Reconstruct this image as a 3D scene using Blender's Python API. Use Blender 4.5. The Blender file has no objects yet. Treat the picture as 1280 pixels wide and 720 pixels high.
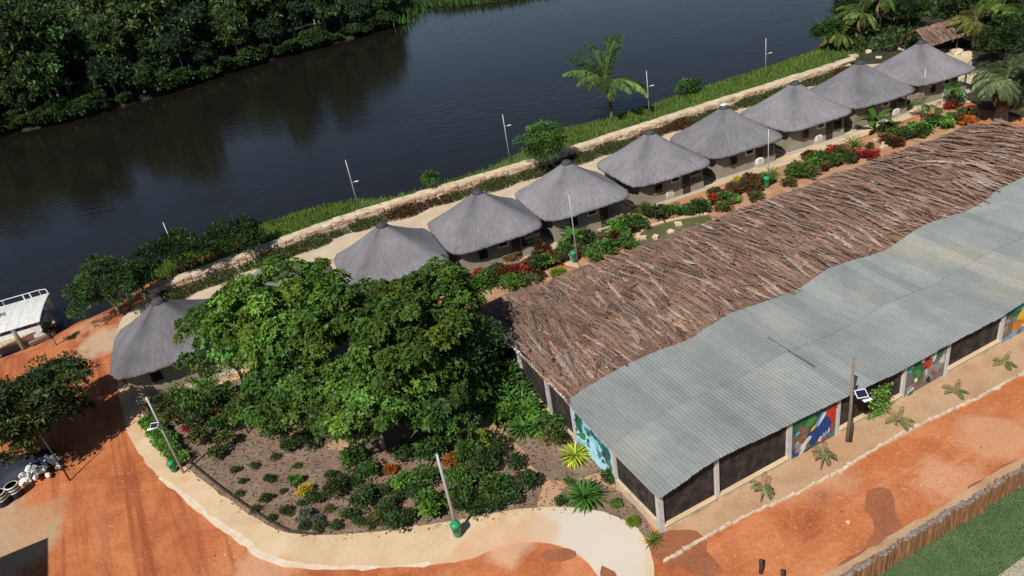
import bpy, math, random
import numpy as np
from mathutils import Vector, Matrix
from mathutils.geometry import tessellate_polygon

SC = bpy.context.scene
COL = SC.collection
R = math.radians

# ------------------------------------------------------------------ camera
FPX, CAM_H = 945.0, 30.0
_d = np.array([300.0, 1665.0, FPX]); _d /= np.linalg.norm(_d)      # straight down, in lens axes
_Z = -_d
_Y = np.array([0, 0, 1.0]) - (_Z[2]) * _Z; _Y /= np.linalg.norm(_Y)
_X = np.cross(_Y, _Z)
ROT = np.array([_X, _Y, _Z])
cam_d = bpy.data.cameras.new('camera')
cam = bpy.data.objects.new('camera', cam_d)
COL.objects.link(cam)
cam_d.sensor_width = 36.0
cam_d.lens = FPX / 1280 * 36.0
cam_d.clip_start = 0.5
cam_d.clip_end = 12000
cx, cy, cz = ROT @ np.array([1, 0, 0]), ROT @ np.array([0, -1, 0]), ROT @ np.array([0, 0, -1])
cam.matrix_world = Matrix(((cx[0], cy[0], cz[0], 0), (cx[1], cy[1], cz[1], 0), (cx[2], cy[2], cz[2], CAM_H), (0, 0, 0, 1)))
SC.camera = cam

# ------------------------------------------------------------------ light
SUN_EL = 50.0
SUN_DIR = np.array([-0.53, -0.85])            # horizontal direction towards the sun
w = bpy.data.worlds.new('World'); SC.world = w; w.use_nodes = True
nt = w.node_tree
sky = nt.nodes.new('ShaderNodeTexSky'); sky.sky_type = 'NISHITA'; sky.sun_disc = False
sky.sun_elevation = R(SUN_EL)
sky.sun_rotation = math.atan2(SUN_DIR[0], SUN_DIR[1])
sky.altitude = 100; sky.air_density = 1.0; sky.dust_density = 0.6; sky.ozone_density = 1.2
bg = nt.nodes['Background']; bg.inputs['Strength'].default_value = 0.052
nt.links.new(sky.outputs[0], bg.inputs[0])
sl = bpy.data.lights.new('sun', 'SUN'); so = bpy.data.objects.new('sun', sl); COL.objects.link(so)
sl.energy = 4.5; sl.angle = R(0.5); sl.color = (1.0, 0.95, 0.87)
ce = math.cos(R(SUN_EL))
sd = Vector((SUN_DIR[0] * ce, SUN_DIR[1] * ce, math.sin(R(SUN_EL)))).normalized()
so.rotation_euler = sd.to_track_quat('Z', 'Y').to_euler()
so.location = (0, 0, 80)
SC.view_settings.view_transform = 'Standard'
SC.view_settings.look = 'None'
SC.view_settings.exposure = 0.22
SC.view_settings.gamma = 1.0
SC.view_settings.use_curve_mapping = False

# ------------------------------------------------------------------ survey helpers
def G(px, py, z=0.0):
    """ground point (on the level z) that was surveyed at a point of the photograph"""
    r = ROT @ np.array([px - 640.0, py - 360.0, FPX]); t = (z - CAM_H) / r[2]
    return np.array([r[0] * t, r[1] * t, z])

ANG = R(22.2)
U = np.array([math.cos(ANG), math.sin(ANG), 0]); V = np.array([-math.sin(ANG), math.cos(ANG), 0])
SHED0 = np.array([5.2, 26.5, 0.0])

def ST(s, t, z=0.0):
    p = SHED0 + U * s + V * t
    return np.array([p[0], p[1], z])

def on_plane(px, py, t0, k=0.0):
    """(s, z) of a surveyed point on the upright plane t = t0 + k*s of the long shed"""
    r = ROT @ np.array([px - 640.0, py - 360.0, FPX])
    n = V - k * U
    c = n @ SHED0 + t0
    o = np.array([0, 0, CAM_H])
    l = (c - n @ o) / (n @ r)
    p = o + r * l
    return (p - SHED0) @ U, p[2]

# ------------------------------------------------------------------ mesh helpers
def _mesh(name, verts, faces):
    me = bpy.data.meshes.new(name)
    verts = np.asarray(verts, dtype=np.float32)
    if isinstance(faces, np.ndarray):
        n, k = faces.shape
        me.vertices.add(len(verts)); me.vertices.foreach_set('co', verts.ravel())
        me.loops.add(n * k); me.loops.foreach_set('vertex_index', faces.astype(np.int32).ravel())
        me.polygons.add(n)
        me.polygons.foreach_set('loop_start', np.arange(0, n * k, k, dtype=np.int32))
        me.polygons.foreach_set('loop_total', np.full(n, k, dtype=np.int32))
        me.update(calc_edges=True)
    else:
        me.from_pydata(verts.tolist(), [], faces)
        me.update()
    return me

def link(name, me, parent=None, loc=None):
    o = bpy.data.objects.new(name, me)
    COL.objects.link(o)
    if parent is not None: o.parent = parent
    if loc is not None: o.location = tuple(float(a) for a in loc)
    return o

def mk(name, verts, faces, mat, parent=None, loc=None, smooth=False, col=None, tc=None):
    me = _mesh(name, verts, faces)
    if mat is not None: me.materials.append(mat)
    if smooth: me.polygons.foreach_set('use_smooth', np.ones(len(me.polygons), dtype=bool))
    if col is not None:
        a = me.attributes.new('col', 'FLOAT_COLOR', 'POINT')
        c4 = np.ones((len(col), 4), dtype=np.float32); c4[:, :3] = col
        a.data.foreach_set('color', c4.ravel())
    if tc is not None:
        a = me.attributes.new('tc', 'FLOAT_VECTOR', 'POINT')
        a.data.foreach_set('vector', np.asarray(tc, dtype=np.float32).ravel())
    return link(name, me, parent, loc)

def tag(o, label=None, cat=None, group=None, kind=None):
    if label: o['label'] = label
    if cat: o['category'] = cat
    if group: o['group'] = group
    if kind: o['kind'] = kind
    return o

def thing(name, loc, label, cat, group=None, rz=0.0):
    o = bpy.data.objects.new(name, None); COL.objects.link(o)
    o.empty_display_size = 0.3
    o.location = tuple(float(a) for a in loc); o.rotation_euler = (0, 0, rz)
    return tag(o, label, cat, group)

def copy_tree(o, parent=None):
    c = o.copy(); COL.objects.link(c); c.parent = parent
    for ch in list(o.children): copy_tree(ch, c)
    return c

class MB:
    def __init__(s): s.v = []; s.f = []
    def add(s, vs, fs):
        o = len(s.v); s.v += [tuple(map(float, x)) for x in vs]; s.f += [tuple(i + o for i in f) for f in fs]; return s
    def box(s, c, size, rz=0.0, ch=0.0):
        hx, hy, hz = [a / 2 for a in size]
        ca, sa = math.cos(rz), math.sin(rz)
        vs = []
        if ch <= 0:
            for z in (-hz, hz):
                for x, y in ((-hx, -hy), (hx, -hy), (hx, hy), (-hx, hy)): vs.append((x, y, z))
            fs = [(0, 3, 2, 1), (4, 5, 6, 7), (0, 1, 5, 4), (1, 2, 6, 5), (2, 3, 7, 6), (3, 0, 4, 7)]
        else:
            def ring(ix, iy, z): return [(-ix, -iy, z), (ix, -iy, z), (ix, iy, z), (-ix, iy, z)]
            vs = ring(hx - ch, hy - ch, -hz) + ring(hx, hy, -hz + ch) + ring(hx, hy, hz - ch) + ring(hx - ch, hy - ch, hz)
            fs = [(0, 3, 2, 1), (12, 13, 14, 15)]
            for k in range(3):
                for i in range(4):
                    j = (i + 1) % 4
                    fs.append((k * 4 + i, k * 4 + j, k * 4 + 4 + j, k * 4 + 4 + i))
        vs = [(c[0] + x * ca - y * sa, c[1] + x * sa + y * ca, c[2] + z) for x, y, z in vs]
        return s.add(vs, fs)
    def tube(s, pts, rads, n=6):
        pts = [np.array(p, dtype=float) for p in pts]
        if not hasattr(rads, '__len__'): rads = [rads] * len(pts)
        vs, fs = [], []
        for i, p in enumerate(pts):
            d = pts[min(i + 1, len(pts) - 1)] - pts[max(i - 1, 0)]
            d /= (np.linalg.norm(d) + 1e-9)
            a = np.array([1, 0, 0]) if abs(d[0]) < .8 else np.array([0, 1, 0])
            e1 = np.cross(d, a); e1 /= np.linalg.norm(e1); e2 = np.cross(d, e1)
            for k in range(n):
                t = 2 * math.pi * k / n
                vs.append(p + rads[i] * (math.cos(t) * e1 + math.sin(t) * e2))
        for i in range(len(pts) - 1):
            for k in range(n):
                k2 = (k + 1) % n
                fs.append((i * n + k, i * n + k2, (i + 1) * n + k2, (i + 1) * n + k))
        fs.append(tuple(range(n - 1, -1, -1))); fs.append(tuple((len(pts) - 1) * n + k for k in range(n)))
        return s.add(vs, fs)
    def prism(s, poly, z0, z1):
        n = len(poly)
        vs = [(p[0], p[1], z0) for p in poly] + [(p[0], p[1], z1) for p in poly]
        fs = [(i, (i + 1) % n, n + (i + 1) % n, n + i) for i in range(n)]
        for t in tessellate_polygon([[Vector((p[0], p[1], 0)) for p in poly]]):
            fs.append(tuple(n + i for i in t)); fs.append(tuple(reversed(t)))
        return s.add(vs, fs)
    def build(s, name, mat, parent=None, loc=None, smooth=False):
        return mk(name, s.v, s.f, mat, parent, loc, smooth)

def catmull(pts, step=1.0, closed=False):
    pts = [np.array(p, dtype=float) for p in pts]; n = len(pts); out = []
    rng_ = range(n) if closed else range(n - 1)
    for i in rng_:
        if closed: p0, p1, p2, p3 = pts[i - 1], pts[i], pts[(i + 1) % n], pts[(i + 2) % n]
        else: p0, p1, p2, p3 = pts[max(i - 1, 0)], pts[i], pts[i + 1], pts[min(i + 2, n - 1)]
        m = max(1, int(np.linalg.norm(p2 - p1) / step))
        for k in range(m):
            t = k / m
            out.append(.5 * ((2 * p1) + (-p0 + p2) * t + (2 * p0 - 5 * p1 + 4 * p2 - p3) * t * t + (-p0 + 3 * p1 - 3 * p2 + p3) * t ** 3))
    if not closed: out.append(pts[-1])
    return out

def sheet(name, poly, z, mat, jit=0.0, step=0.0, seed=0, kind='structure', thick=0.0, smooth_curve=True):
    """a flat sheet of ground bounded by surveyed world points"""
    rng = np.random.default_rng(seed)
    P = [np.array(p[:2], dtype=float) for p in poly]
    if step: P = catmull(P, step, True) if smooth_curve else P
    P = [p + rng.normal(0, jit, 2) for p in P]
    n = len(P)
    tris = tessellate_polygon([[Vector((p[0], p[1], 0)) for p in P]])
    vs = [(p[0], p[1], z) for p in P]
    fs = []
    for t in tris:
        a, b, c = [P[i] for i in t]
        cr = (b[0] - a[0]) * (c[1] - a[1]) - (b[1] - a[1]) * (c[0] - a[0])
        fs.append(tuple(t) if cr > 0 else (t[0], t[2], t[1]))
    if thick:
        vs += [(p[0], p[1], z - thick) for p in P]
        fs += [(i, (i + 1) % n, n + (i + 1) % n, n + i) for i in range(n)]
    o = mk(name, vs, fs, mat)
    return tag(o, kind=kind)

# ------------------------------------------------------------------ materials
def srgb(r, g, b):
    f = lambda c: ((c / 255 + .055) / 1.055) ** 2.4 if c > 10 else c / 255 / 12.92
    return (f(r), f(g), f(b))

def nmat(name, ramp, scale=1.0, detail=6.0, rough=.85, bump=.25, bscale=None, bdist=.03, coord='pos', stretch=(1, 1, 1),
         fine=None, metal=0.0, spec=.3, rough_var=0.0, distortion=0.0, ramp2=None, scale2=None):
    m = bpy.data.materials.new(name); m.use_nodes = True
    t = m.node_tree; N = t.nodes; L = t.links
    b = N['Principled BSDF']
    b.inputs['Roughness'].default_value = rough; b.inputs['Metallic'].default_value = metal
    b.inputs['Specular IOR Level'].default_value = spec
    if coord == 'pos': src = N.new('ShaderNodeNewGeometry').outputs['Position']
    elif coord == 'obj': src = N.new('ShaderNodeTexCoord').outputs['Object']
    else:
        at = N.new('ShaderNodeAttribute'); at.attribute_name = coord; src = at.outputs['Vector']
    mp = N.new('ShaderNodeMapping'); mp.inputs['Scale'].default_value = stretch; L.new(src, mp.inputs[0]); src = mp.outputs[0]
    n1 = N.new('ShaderNodeTexNoise'); n1.inputs['Scale'].default_value = scale; n1.inputs['Detail'].default_value = detail
    n1.inputs['Roughness'].default_value = .6; n1.inputs['Distortion'].default_value = distortion
    L.new(src, n1.inputs['Vector'])
    r1 = N.new('ShaderNodeValToRGB'); cr = r1.color_ramp
    while len(cr.elements) < len(ramp): cr.elements.new(.5)
    for e, (p, c) in zip(cr.elements, ramp): e.position = p; e.color = (*c, 1)
    L.new(n1.outputs['Fac'], r1.inputs[0])
    colout = r1.outputs[0]
    if ramp2:
        n3 = N.new('ShaderNodeTexNoise'); n3.inputs['Scale'].default_value = scale2; n3.inputs['Detail'].default_value = 5
        L.new(src, n3.inputs['Vector'])
        r3 = N.new('ShaderNodeValToRGB')
        r3.color_ramp.elements[0].position, r3.color_ramp.elements[1].position = ramp2[0], ramp2[1]
        L.new(n3.outputs['Fac'], r3.inputs[0])
        mx = N.new('ShaderNodeMix'); mx.data_type = 'RGBA'
        L.new(r3.outputs[0], mx.inputs[0]); L.new(colout, mx.inputs[6]); mx.inputs[7].default_value = (*ramp2[2], 1)
        colout = mx.outputs[2]
    if fine:
        n2 = N.new('ShaderNodeTexNoise'); n2.inputs['Scale'].default_value = fine[0]; n2.inputs['Detail'].default_value = 4
        L.new(src, n2.inputs['Vector'])
        mr = N.new('ShaderNodeMapRange'); mr.inputs[1].default_value = .25; mr.inputs[2].default_value = .75
        mr.inputs[3].default_value = 1 - fine[1]; mr.inputs[4].default_value = 1 + fine[1]
        L.new(n2.outputs['Fac'], mr.inputs[0])
        mm = N.new('ShaderNodeVectorMath'); mm.operation = 'SCALE'
        L.new(colout, mm.inputs[0]); L.new(mr.outputs[0], mm.inputs['Scale']); colout = mm.outputs[0]
    L.new(colout, b.inputs['Base Color'])
    if bump:
        nb = N.new('ShaderNodeTexNoise'); nb.inputs['Scale'].default_value = bscale or scale * 8; nb.inputs['Detail'].default_value = 5
        L.new(src, nb.inputs['Vector'])
        bp = N.new('ShaderNodeBump'); bp.inputs['Strength'].default_value = bump; bp.inputs['Distance'].default_value = bdist
        L.new(nb.outputs['Fac'], bp.inputs['Height']); L.new(bp.outputs[0], b.inputs['Normal'])
    return m

def flat(name, c, rough=.6, metal=0.0, spec=.3, var=.12, sc=3.0):
    c1 = tuple(x * (1 - var) for x in c); c2 = tuple(min(1, x * (1 + var)) for x in c)
    return nmat(name, [(.3, c1), (.7, c2)], scale=sc, detail=4, rough=rough, metal=metal, spec=spec, bump=.08, bscale=30, bdist=.01, coord='obj')

def leafmat(name, transl=.3, rough=.5, spec=.25, mul=1.0):
    m = bpy.data.materials.new(name); m.use_nodes = True
    t = m.node_tree; N = t.nodes; L = t.links
    b = N['Principled BSDF']; out = N['Material Output']
    at = N.new('ShaderNodeAttribute'); at.attribute_name = 'col'
    src = at.outputs['Color']
    oi = N.new('ShaderNodeObjectInfo')
    mr = N.new('ShaderNodeMapRange'); mr.inputs[3].default_value = .72 * mul; mr.inputs[4].default_value = 1.28 * mul
    L.new(oi.outputs['Random'], mr.inputs[0])
    mm = N.new('ShaderNodeVectorMath'); mm.operation = 'SCALE'; L.new(src, mm.inputs[0]); L.new(mr.outputs[0], mm.inputs['Scale'])
    src = mm.outputs[0]
    L.new(src, b.inputs['Base Color']); b.inputs['Roughness'].default_value = rough; b.inputs['Specular IOR Level'].default_value = spec
    if transl:
        tr = N.new('ShaderNodeBsdfTranslucent'); L.new(src, tr.inputs['Color'])
        mx = N.new('ShaderNodeMixShader'); mx.inputs[0].default_value = transl
        L.new(b.outputs[0], mx.inputs[1]); L.new(tr.outputs[0], mx.inputs[2]); L.new(mx.outputs[0], out.inputs['Surface'])
    return m

MAT = {}
MAT['dirt'] = nmat('red_dirt', [(.25, (.26, .068, .024)), (.42, (.40, .120, .042)), (.58, (.475, .165, .062)), (.8, (.53, .245, .12))],
                   scale=.32, detail=10, rough=.95, bump=.5, bscale=2.2, bdist=.08, fine=(5.0, .16), distortion=.8,
                   ramp2=(.56, .74, (.52, .30, .17)), scale2=.11)
MAT['damp'] = nmat('damp_dirt', [(.3, (.24, .085, .04)), (.7, (.31, .115, .055))], scale=.8, rough=.8, bump=.4, bscale=3, bdist=.04, fine=(7, .18))
MAT['sand'] = nmat('tan_sand', [(.3, (.33, .20, .115)), (.5, (.42, .27, .16)), (.75, (.48, .32, .20))], scale=.5, detail=8, rough=.95,
                   bump=.4, bscale=5, bdist=.03, fine=(9, .14), ramp2=(.55, .75, (.40, .19, .09)), scale2=.25)
MAT['concrete'] = nmat('beige_concrete', [(.25, (.46, .32, .185)), (.5, (.57, .42, .265)), (.75, (.64, .50, .35))], scale=.35, detail=8,
                       rough=.9, bump=.25, bscale=7, bdist=.02, fine=(11, .09), ramp2=(.58, .75, (.56, .30, .15)), scale2=.3)
MAT['pale_concrete'] = nmat('pale_concrete', [(.3, (.58, .50, .40)), (.7, (.68, .62, .54))], scale=.6, detail=8, rough=.9, bump=.2, bscale=9,
                            bdist=.02, fine=(12, .08))
MAT['terrace'] = nmat('terrace_screed', [(.3, (.43, .34, .235)), (.7, (.56, .46, .33))], scale=.45, detail=8, rough=.92, bump=.3, bscale=8,
                      bdist=.02, fine=(10, .1))
MAT['soil'] = nmat('garden_soil', [(.25, (.13, .085, .06)), (.5, (.205, .14, .10)), (.78, (.28, .20, .15))], scale=.6, detail=9, rough=.97,
                   bump=.9, bscale=6, bdist=.08, fine=(8, .28))
MAT['redsoil'] = nmat('red_bed_soil', [(.3, (.33, .155, .08)), (.55, (.40, .23, .135)), (.8, (.46, .34, .22))], scale=.8, detail=8, rough=.95,
                      bump=.6, bscale=5, bdist=.05, fine=(9, .2))
MAT['lawn'] = nmat('lawn_turf', [(.25, (.045, .085, .032)), (.5, (.075, .125, .048)), (.8, (.13, .17, .08))], scale=.7, detail=9, rough=.9, bump=.6,
                   bscale=14, bdist=.04, fine=(14, .3))
MAT['bank'] = nmat('bank_earth', [(.3, (.05, .055, .02)), (.7, (.12, .09, .04))], scale=.4, rough=.95, bump=.5, bdist=.1)
MAT['forestfloor'] = nmat('forest_floor', [(.3, (.012, .018, .008)), (.7, (.035, .045, .018))], scale=.15, rough=.95, bump=.5, bdist=.3)
MAT['leaf'] = leafmat('leaf', mul=1.18)
MAT['leaf_dry'] = leafmat('dry_leaf', transl=.1, rough=.75, spec=.15)
MAT['frond_dry'] = leafmat('dry_frond', transl=.08, rough=.7, spec=.2)
MAT['grass'] = leafmat('grass_blade', transl=.3, rough=.6, mul=1.15)
MAT['bark'] = nmat('bark', [(.3, (.10, .075, .055)), (.7, (.24, .20, .155))], scale=3, rough=.9, bump=.6, bscale=12, bdist=.03, coord='obj', stretch=(1, 1, .25))
MAT['bark_pale'] = nmat('pale_bark', [(.3, (.28, .25, .20)), (.7, (.45, .41, .35))], scale=3, rough=.85, bump=.4, bscale=12, bdist=.02, coord='obj', stretch=(1, 1, .25))
MAT['stone'] = nmat('cream_stone', [(.25, (.36, .27, .18)), (.5, (.55, .44, .31)), (.75, (.66, .56, .43))], scale=.9, detail=8, rough=.92, bump=.6,
                    bscale=5, bdist=.05, fine=(7, .15), coord='pos')
MAT['stone_pink'] = nmat('pink_stone', [(.3, (.42, .25, .16)), (.7, (.58, .40, .28))], scale=.9, detail=8, rough=.92, bump=.6, bscale=5, bdist=.05, fine=(7, .15))
MAT['mortar'] = flat('grey_mortar', (.30, .25, .18), rough=.95)
MAT['plaster'] = nmat('taupe_plaster', [(.3, (.235, .205, .155)), (.7, (.30, .265, .205))], scale=.9, rough=.88, bump=.15, bscale=14, bdist=.01, fine=(6, .07))
MAT['slab'] = nmat('hut_slab', [(.3, (.36, .31, .24)), (.7, (.46, .40, .31))], scale=.8, rough=.9, bump=.2, bscale=10, bdist=.02, fine=(9, .08))
MAT['white'] = flat('white_paint', (.74, .74, .72), rough=.45)
MAT['whitewash'] = nmat('grey_whitewash', [(.3, (.42, .40, .38)), (.7, (.60, .58, .56))], scale=1.6, rough=.85, bump=.2, bscale=12, bdist=.01, fine=(6, .12))
MAT['darkglass'] = flat('dark_glass', (.012, .013, .016), rough=.12, spec=.5)
MAT['doorwood'] = nmat('dark_door_wood', [(.3, (.030, .020, .014)), (.7, (.055, .036, .024))], scale=6, coord='obj', stretch=(4, 4, .5), rough=.6)
MAT['pole'] = flat('galvanised_pole', (.42, .42, .41), rough=.5, metal=.3)
MAT['wood'] = nmat('weathered_wood', [(.3, (.13, .095, .07)), (.7, (.27, .215, .165))], scale=4, coord='obj', stretch=(5, 5, .6), rough=.85, bump=.5, bdist=.01)
MAT['darkwood'] = nmat('dark_wood', [(.3, (.035, .024, .018)), (.7, (.085, .055, .038))], scale=4, coord='obj', stretch=(5, 5, .6), rough=.85, bump=.5, bdist=.01)
MAT['green_bin'] = flat('green_plastic', (.02, .26, .11), rough=.4, spec=.4)
MAT['charcoal'] = flat('charcoal_cap', (.05, .05, .055), rough=.7)
MAT['capgrey'] = flat('grey_cap', (.55, .55, .56), rough=.5)
MAT['net'] = nmat('dark_shade_net', [(.34, (.013, .011, .011)), (.52, (.034, .026, .025)), (.66, (.065, .048, .042)), (.8, (.11, .082, .068))], scale=1.6, detail=10, rough=.9,
                  bump=.3, bscale=30, bdist=.01, fine=(16, .3), stretch=(1.3, 1.3, .9))
MAT['panel'] = flat('solar_panel', (.015, .02, .05), rough=.15, spec=.6)
MAT['navy'] = flat('navy_tarpaulin', (.018, .021, .04), rough=.6)

# ---- soil patterns: tyre streaks and bleached sandy areas with uneven edges
def soft_spot(N, L, src_col, centre, radius, col, amount=1.0, nscale=.7):
    g = N.new('ShaderNodeNewGeometry')
    sb = N.new('ShaderNodeVectorMath'); sb.operation = 'SUBTRACT'; L.new(g.outputs['Position'], sb.inputs[0]); sb.inputs[1].default_value = (centre[0], centre[1], 0)
    ln = N.new('ShaderNodeVectorMath'); ln.operation = 'LENGTH'; L.new(sb.outputs[0], ln.inputs[0])
    n = N.new('ShaderNodeTexNoise'); n.inputs['Scale'].default_value = nscale; n.inputs['Detail'].default_value = 7; L.new(g.outputs['Position'], n.inputs['Vector'])
    ad = N.new('ShaderNodeMath'); ad.operation = 'MULTIPLY_ADD'; ad.inputs[1].default_value = radius * 1.6; L.new(n.outputs['Fac'], ad.inputs[0]); L.new(ln.outputs['Value'], ad.inputs[2])
    mr = N.new('ShaderNodeMapRange'); mr.inputs[1].default_value = radius * 1.45; mr.inputs[2].default_value = radius * 1.95; mr.inputs[3].default_value = amount; mr.inputs[4].default_value = 0
    L.new(ad.outputs[0], mr.inputs[0])
    mx = N.new('ShaderNodeMix'); mx.data_type = 'RGBA'; L.new(mr.outputs[0], mx.inputs[0]); L.new(src_col, mx.inputs[6]); mx.inputs[7].default_value = (*col, 1)
    return mx.outputs[2]
def streaks(N, L, src_col, ang, col, lo, hi, amount, scl=(1.0, .07), xr=None):
    g = N.new('ShaderNodeNewGeometry'); mp = N.new('ShaderNodeMapping'); mp.vector_type = 'TEXTURE'; mp.inputs['Rotation'].default_value = (0, 0, ang); mp.inputs['Scale'].default_value = (1 / scl[1], 1 / scl[0], 1)
    L.new(g.outputs['Position'], mp.inputs[0])
    n = N.new('ShaderNodeTexNoise'); n.inputs['Scale'].default_value = 1.0; n.inputs['Detail'].default_value = 8; n.inputs['Roughness'].default_value = .65; n.inputs['Distortion'].default_value = .4; L.new(mp.outputs[0], n.inputs['Vector'])
    mr = N.new('ShaderNodeMapRange'); mr.inputs[1].default_value = lo; mr.inputs[2].default_value = hi; mr.inputs[3].default_value = 0; mr.inputs[4].default_value = amount; L.new(n.outputs['Fac'], mr.inputs[0])
    fac = mr.outputs[0]
    if xr:
        sp = N.new('ShaderNodeSeparateXYZ'); L.new(g.outputs['Position'], sp.inputs[0])
        m2 = N.new('ShaderNodeMapRange'); m2.inputs[1].default_value = xr[0]; m2.inputs[2].default_value = xr[1]; L.new(sp.outputs['X'], m2.inputs[0])
        mu = N.new('ShaderNodeMath'); mu.operation = 'MULTIPLY'; L.new(fac, mu.inputs[0]); L.new(m2.outputs[0], mu.inputs[1]); fac = mu.outputs[0]
    mx = N.new('ShaderNodeMix'); mx.data_type = 'RGBA'; L.new(fac, mx.inputs[0]); L.new(src_col, mx.inputs[6]); mx.inputs[7].default_value = (*col, 1)
    return mx.outputs[2]
def dress(mat, fn):
    t_ = mat.node_tree; b_ = t_.nodes['Principled BSDF']; s_ = b_.inputs['Base Color'].links[0].from_socket
    t_.links.new(fn(t_.nodes, t_.links, s_), b_.inputs['Base Color'])
def _dirt(N, L, c):
    a = G(165, 720) - G(150, 620); ya = math.atan2(a[1], a[0])
    c = streaks(N, L, c, ya, (.26, .062, .021), .47, .62, .9, (.9, .05), xr=(-2, -14))
    c = streaks(N, L, c, ya + .12, (.54, .24, .115), .58, .72, .5, (.6, .08), xr=(-2, -14))
    c = streaks(N, L, c, ANG, (.60, .27, .135), .52, .68, .6, (.5, .06), xr=(-8, 2))
    c = streaks(N, L, c, ANG - .1, (.36, .10, .042), .56, .70, .6, (.4, .05), xr=(-8, 2))
    for p_, r_, col_, am in [((15, 690), 2.6, (.42, .28, .17), .9), ((-20, 660), 2.6, (.42, .28, .17), .9), ((50, 645), 1.6, (.42, .25, .14), .7), ((134, 425), 2.6, (.45, .33, .22), .85), ((110, 405), 2.0, (.48, .27, .15), .6), ((1190, 600), 1.7, (.58, .34, .22), .45), ((1230, 535), 1.8, (.36, .13, .06), .6),
                             ((330, 712), 1.6, (.56, .33, .20), .6), ((640, 684), 1.2, (.62, .42, .28), .6), ((1240, 545), 2.0, (.56, .30, .17), .6)]:
        c = soft_spot(N, L, c, G(*p_), r_, col_, am)
    return c
dress(MAT['dirt'], _dirt)
def _conc(N, L, c):
    for p_, r_, col_, am in [((748, 668), 2.4, (.58, .53, .46), .8), ((765, 700), 1.8, (.58, .52, .44), .8), ((705, 655), 1.8, (.56, .51, .44), .6), ((160, 520), 2.5, (.55, .32, .18), .6), ((600, 690), 2.0, (.56, .33, .19), .5), ((660, 672), 1.6, (.56, .33, .19), .6)]:
        c = soft_spot(N, L, c, G(*p_), r_, col_, am)
    return c
dress(MAT['concrete'], _conc)
MAT['cream_lip'] = nmat('cream_path_lip', [(.3, (.56, .43, .29)), (.7, (.70, .60, .48))], scale=1.4, detail=8, rough=.9, bump=.3, bscale=8, bdist=.02, fine=(9, .12))

# ================================================================== SETTING
WZ = -1.5
SHORE_PX = [(-420, 590), (-200, 520), (-40, 467), (20, 441), (62, 420), (86, 405), (110, 394), (132, 384), (165, 358), (220, 330), (290, 304), (345, 285), (400, 268),
            (449, 258), (500, 252), (545, 240), (600, 221), (640, 203), (668, 186), (700, 172), (760, 157), (850, 127), (900, 111), (950, 95), (1012, 72), (1040, 47), (1050, 22), (1060, -8),
            (1110, -55), (1230, -115)]
BANK_W = {0: 5, 1: 5, 2: 4.5, 3: 4, 4: 4.5, 5: 5.5, 6: 6, 7: 5}
shore = [G(x, y, WZ) for x, y in SHORE_PX]
shore.append(shore[-1] + np.array([400, 300, 0]))
LOG_A, LOG_B = G(1046, 722), G(1284, 578)
LD = (LOG_B - LOG_A); LD = LD / np.linalg.norm(LD)
LN = np.array([LD[1], -LD[0], 0])              # towards the lawn

def terrain_near():
    pts = catmull(shore, 3.0)
    n = len(pts)
    tang = [pts[min(i + 1, n - 1)] - pts[max(i - 1, 0)] for i in range(n)]
    nrm = [np.array([t[1], -t[0], 0]) / np.linalg.norm(t[:2]) for t in tang]     # inland
    # beach width by position: wide on the left landing
    bx = G(120, 395)[0]
    top, mid, low = [], [], []
    for p, q in zip(pts, nrm):
        wd = 5.5 * math.exp(-((p[0] - (-37)) / 9.0) ** 2) + 2.2
        a = p + q * wd; top.append((a[0], a[1], 0.0))
        b = p + q * wd * .5; mid.append((b[0], b[1], -.55))
        c = p - q * 6; low.append((c[0], c[1], -4.0))
    e0 = LOG_A - LD * 500; e1 = LOG_B + LD * 900
    poly = top + [(e1[0], e1[1], 0), (e0[0], e0[1], 0)]
    vs = top + mid + low + [(e1[0], e1[1], 0.0), (e0[0], e0[1], 0.0)]
    idx = list(range(n)) + [3 * n, 3 * n + 1]
    fs = []
    P2 = [Vector((p[0], p[1], 0)) for p in poly]
    for t in tessellate_polygon([P2]):
        a, b, c = [P2[i] for i in t]
        f = [idx[i] for i in t]
        if (b - a).cross(c - a).z < 0: f.reverse()
        fs.append(tuple(f))
    for i in range(n - 1):
        fs.append((i, i + 1, n + i + 1, n + i)); fs.append((n + i, n + i + 1, 2 * n + i + 1, 2 * n + i))
    o = mk('ground', vs, fs, MAT['dirt'])
    return tag(o, kind='structure'), [np.array(t) for t in top]
ground, shore_top = terrain_near()

# wet margin on the dirt where the beach dips into the river
def add_wet(mat):
    t = mat.node_tree; N = t.nodes; L = t.links; b = N['Principled BSDF']
    src = b.inputs['Base Color'].links[0].from_socket
    g = N.new('ShaderNodeNewGeometry'); sp = N.new('ShaderNodeSeparateXYZ'); L.new(g.outputs['Position'], sp.inputs[0])
    mr = N.new('ShaderNodeMapRange'); mr.inputs[1].default_value = -1.35; mr.inputs[2].default_value = -.75
    mr.inputs[3].default_value = 1; mr.inputs[4].default_value = 0
    L.new(sp.outputs['Z'], mr.inputs[0])
    mx = N.new('ShaderNodeMix'); mx.data_type = 'RGBA'; L.new(mr.outputs[0], mx.inputs[0]); L.new(src, mx.inputs[6])
    mx.inputs[7].default_value = (.16, .075, .045, 1); L.new(mx.outputs[2], b.inputs['Base Color'])
add_wet(MAT['dirt'])

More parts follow.
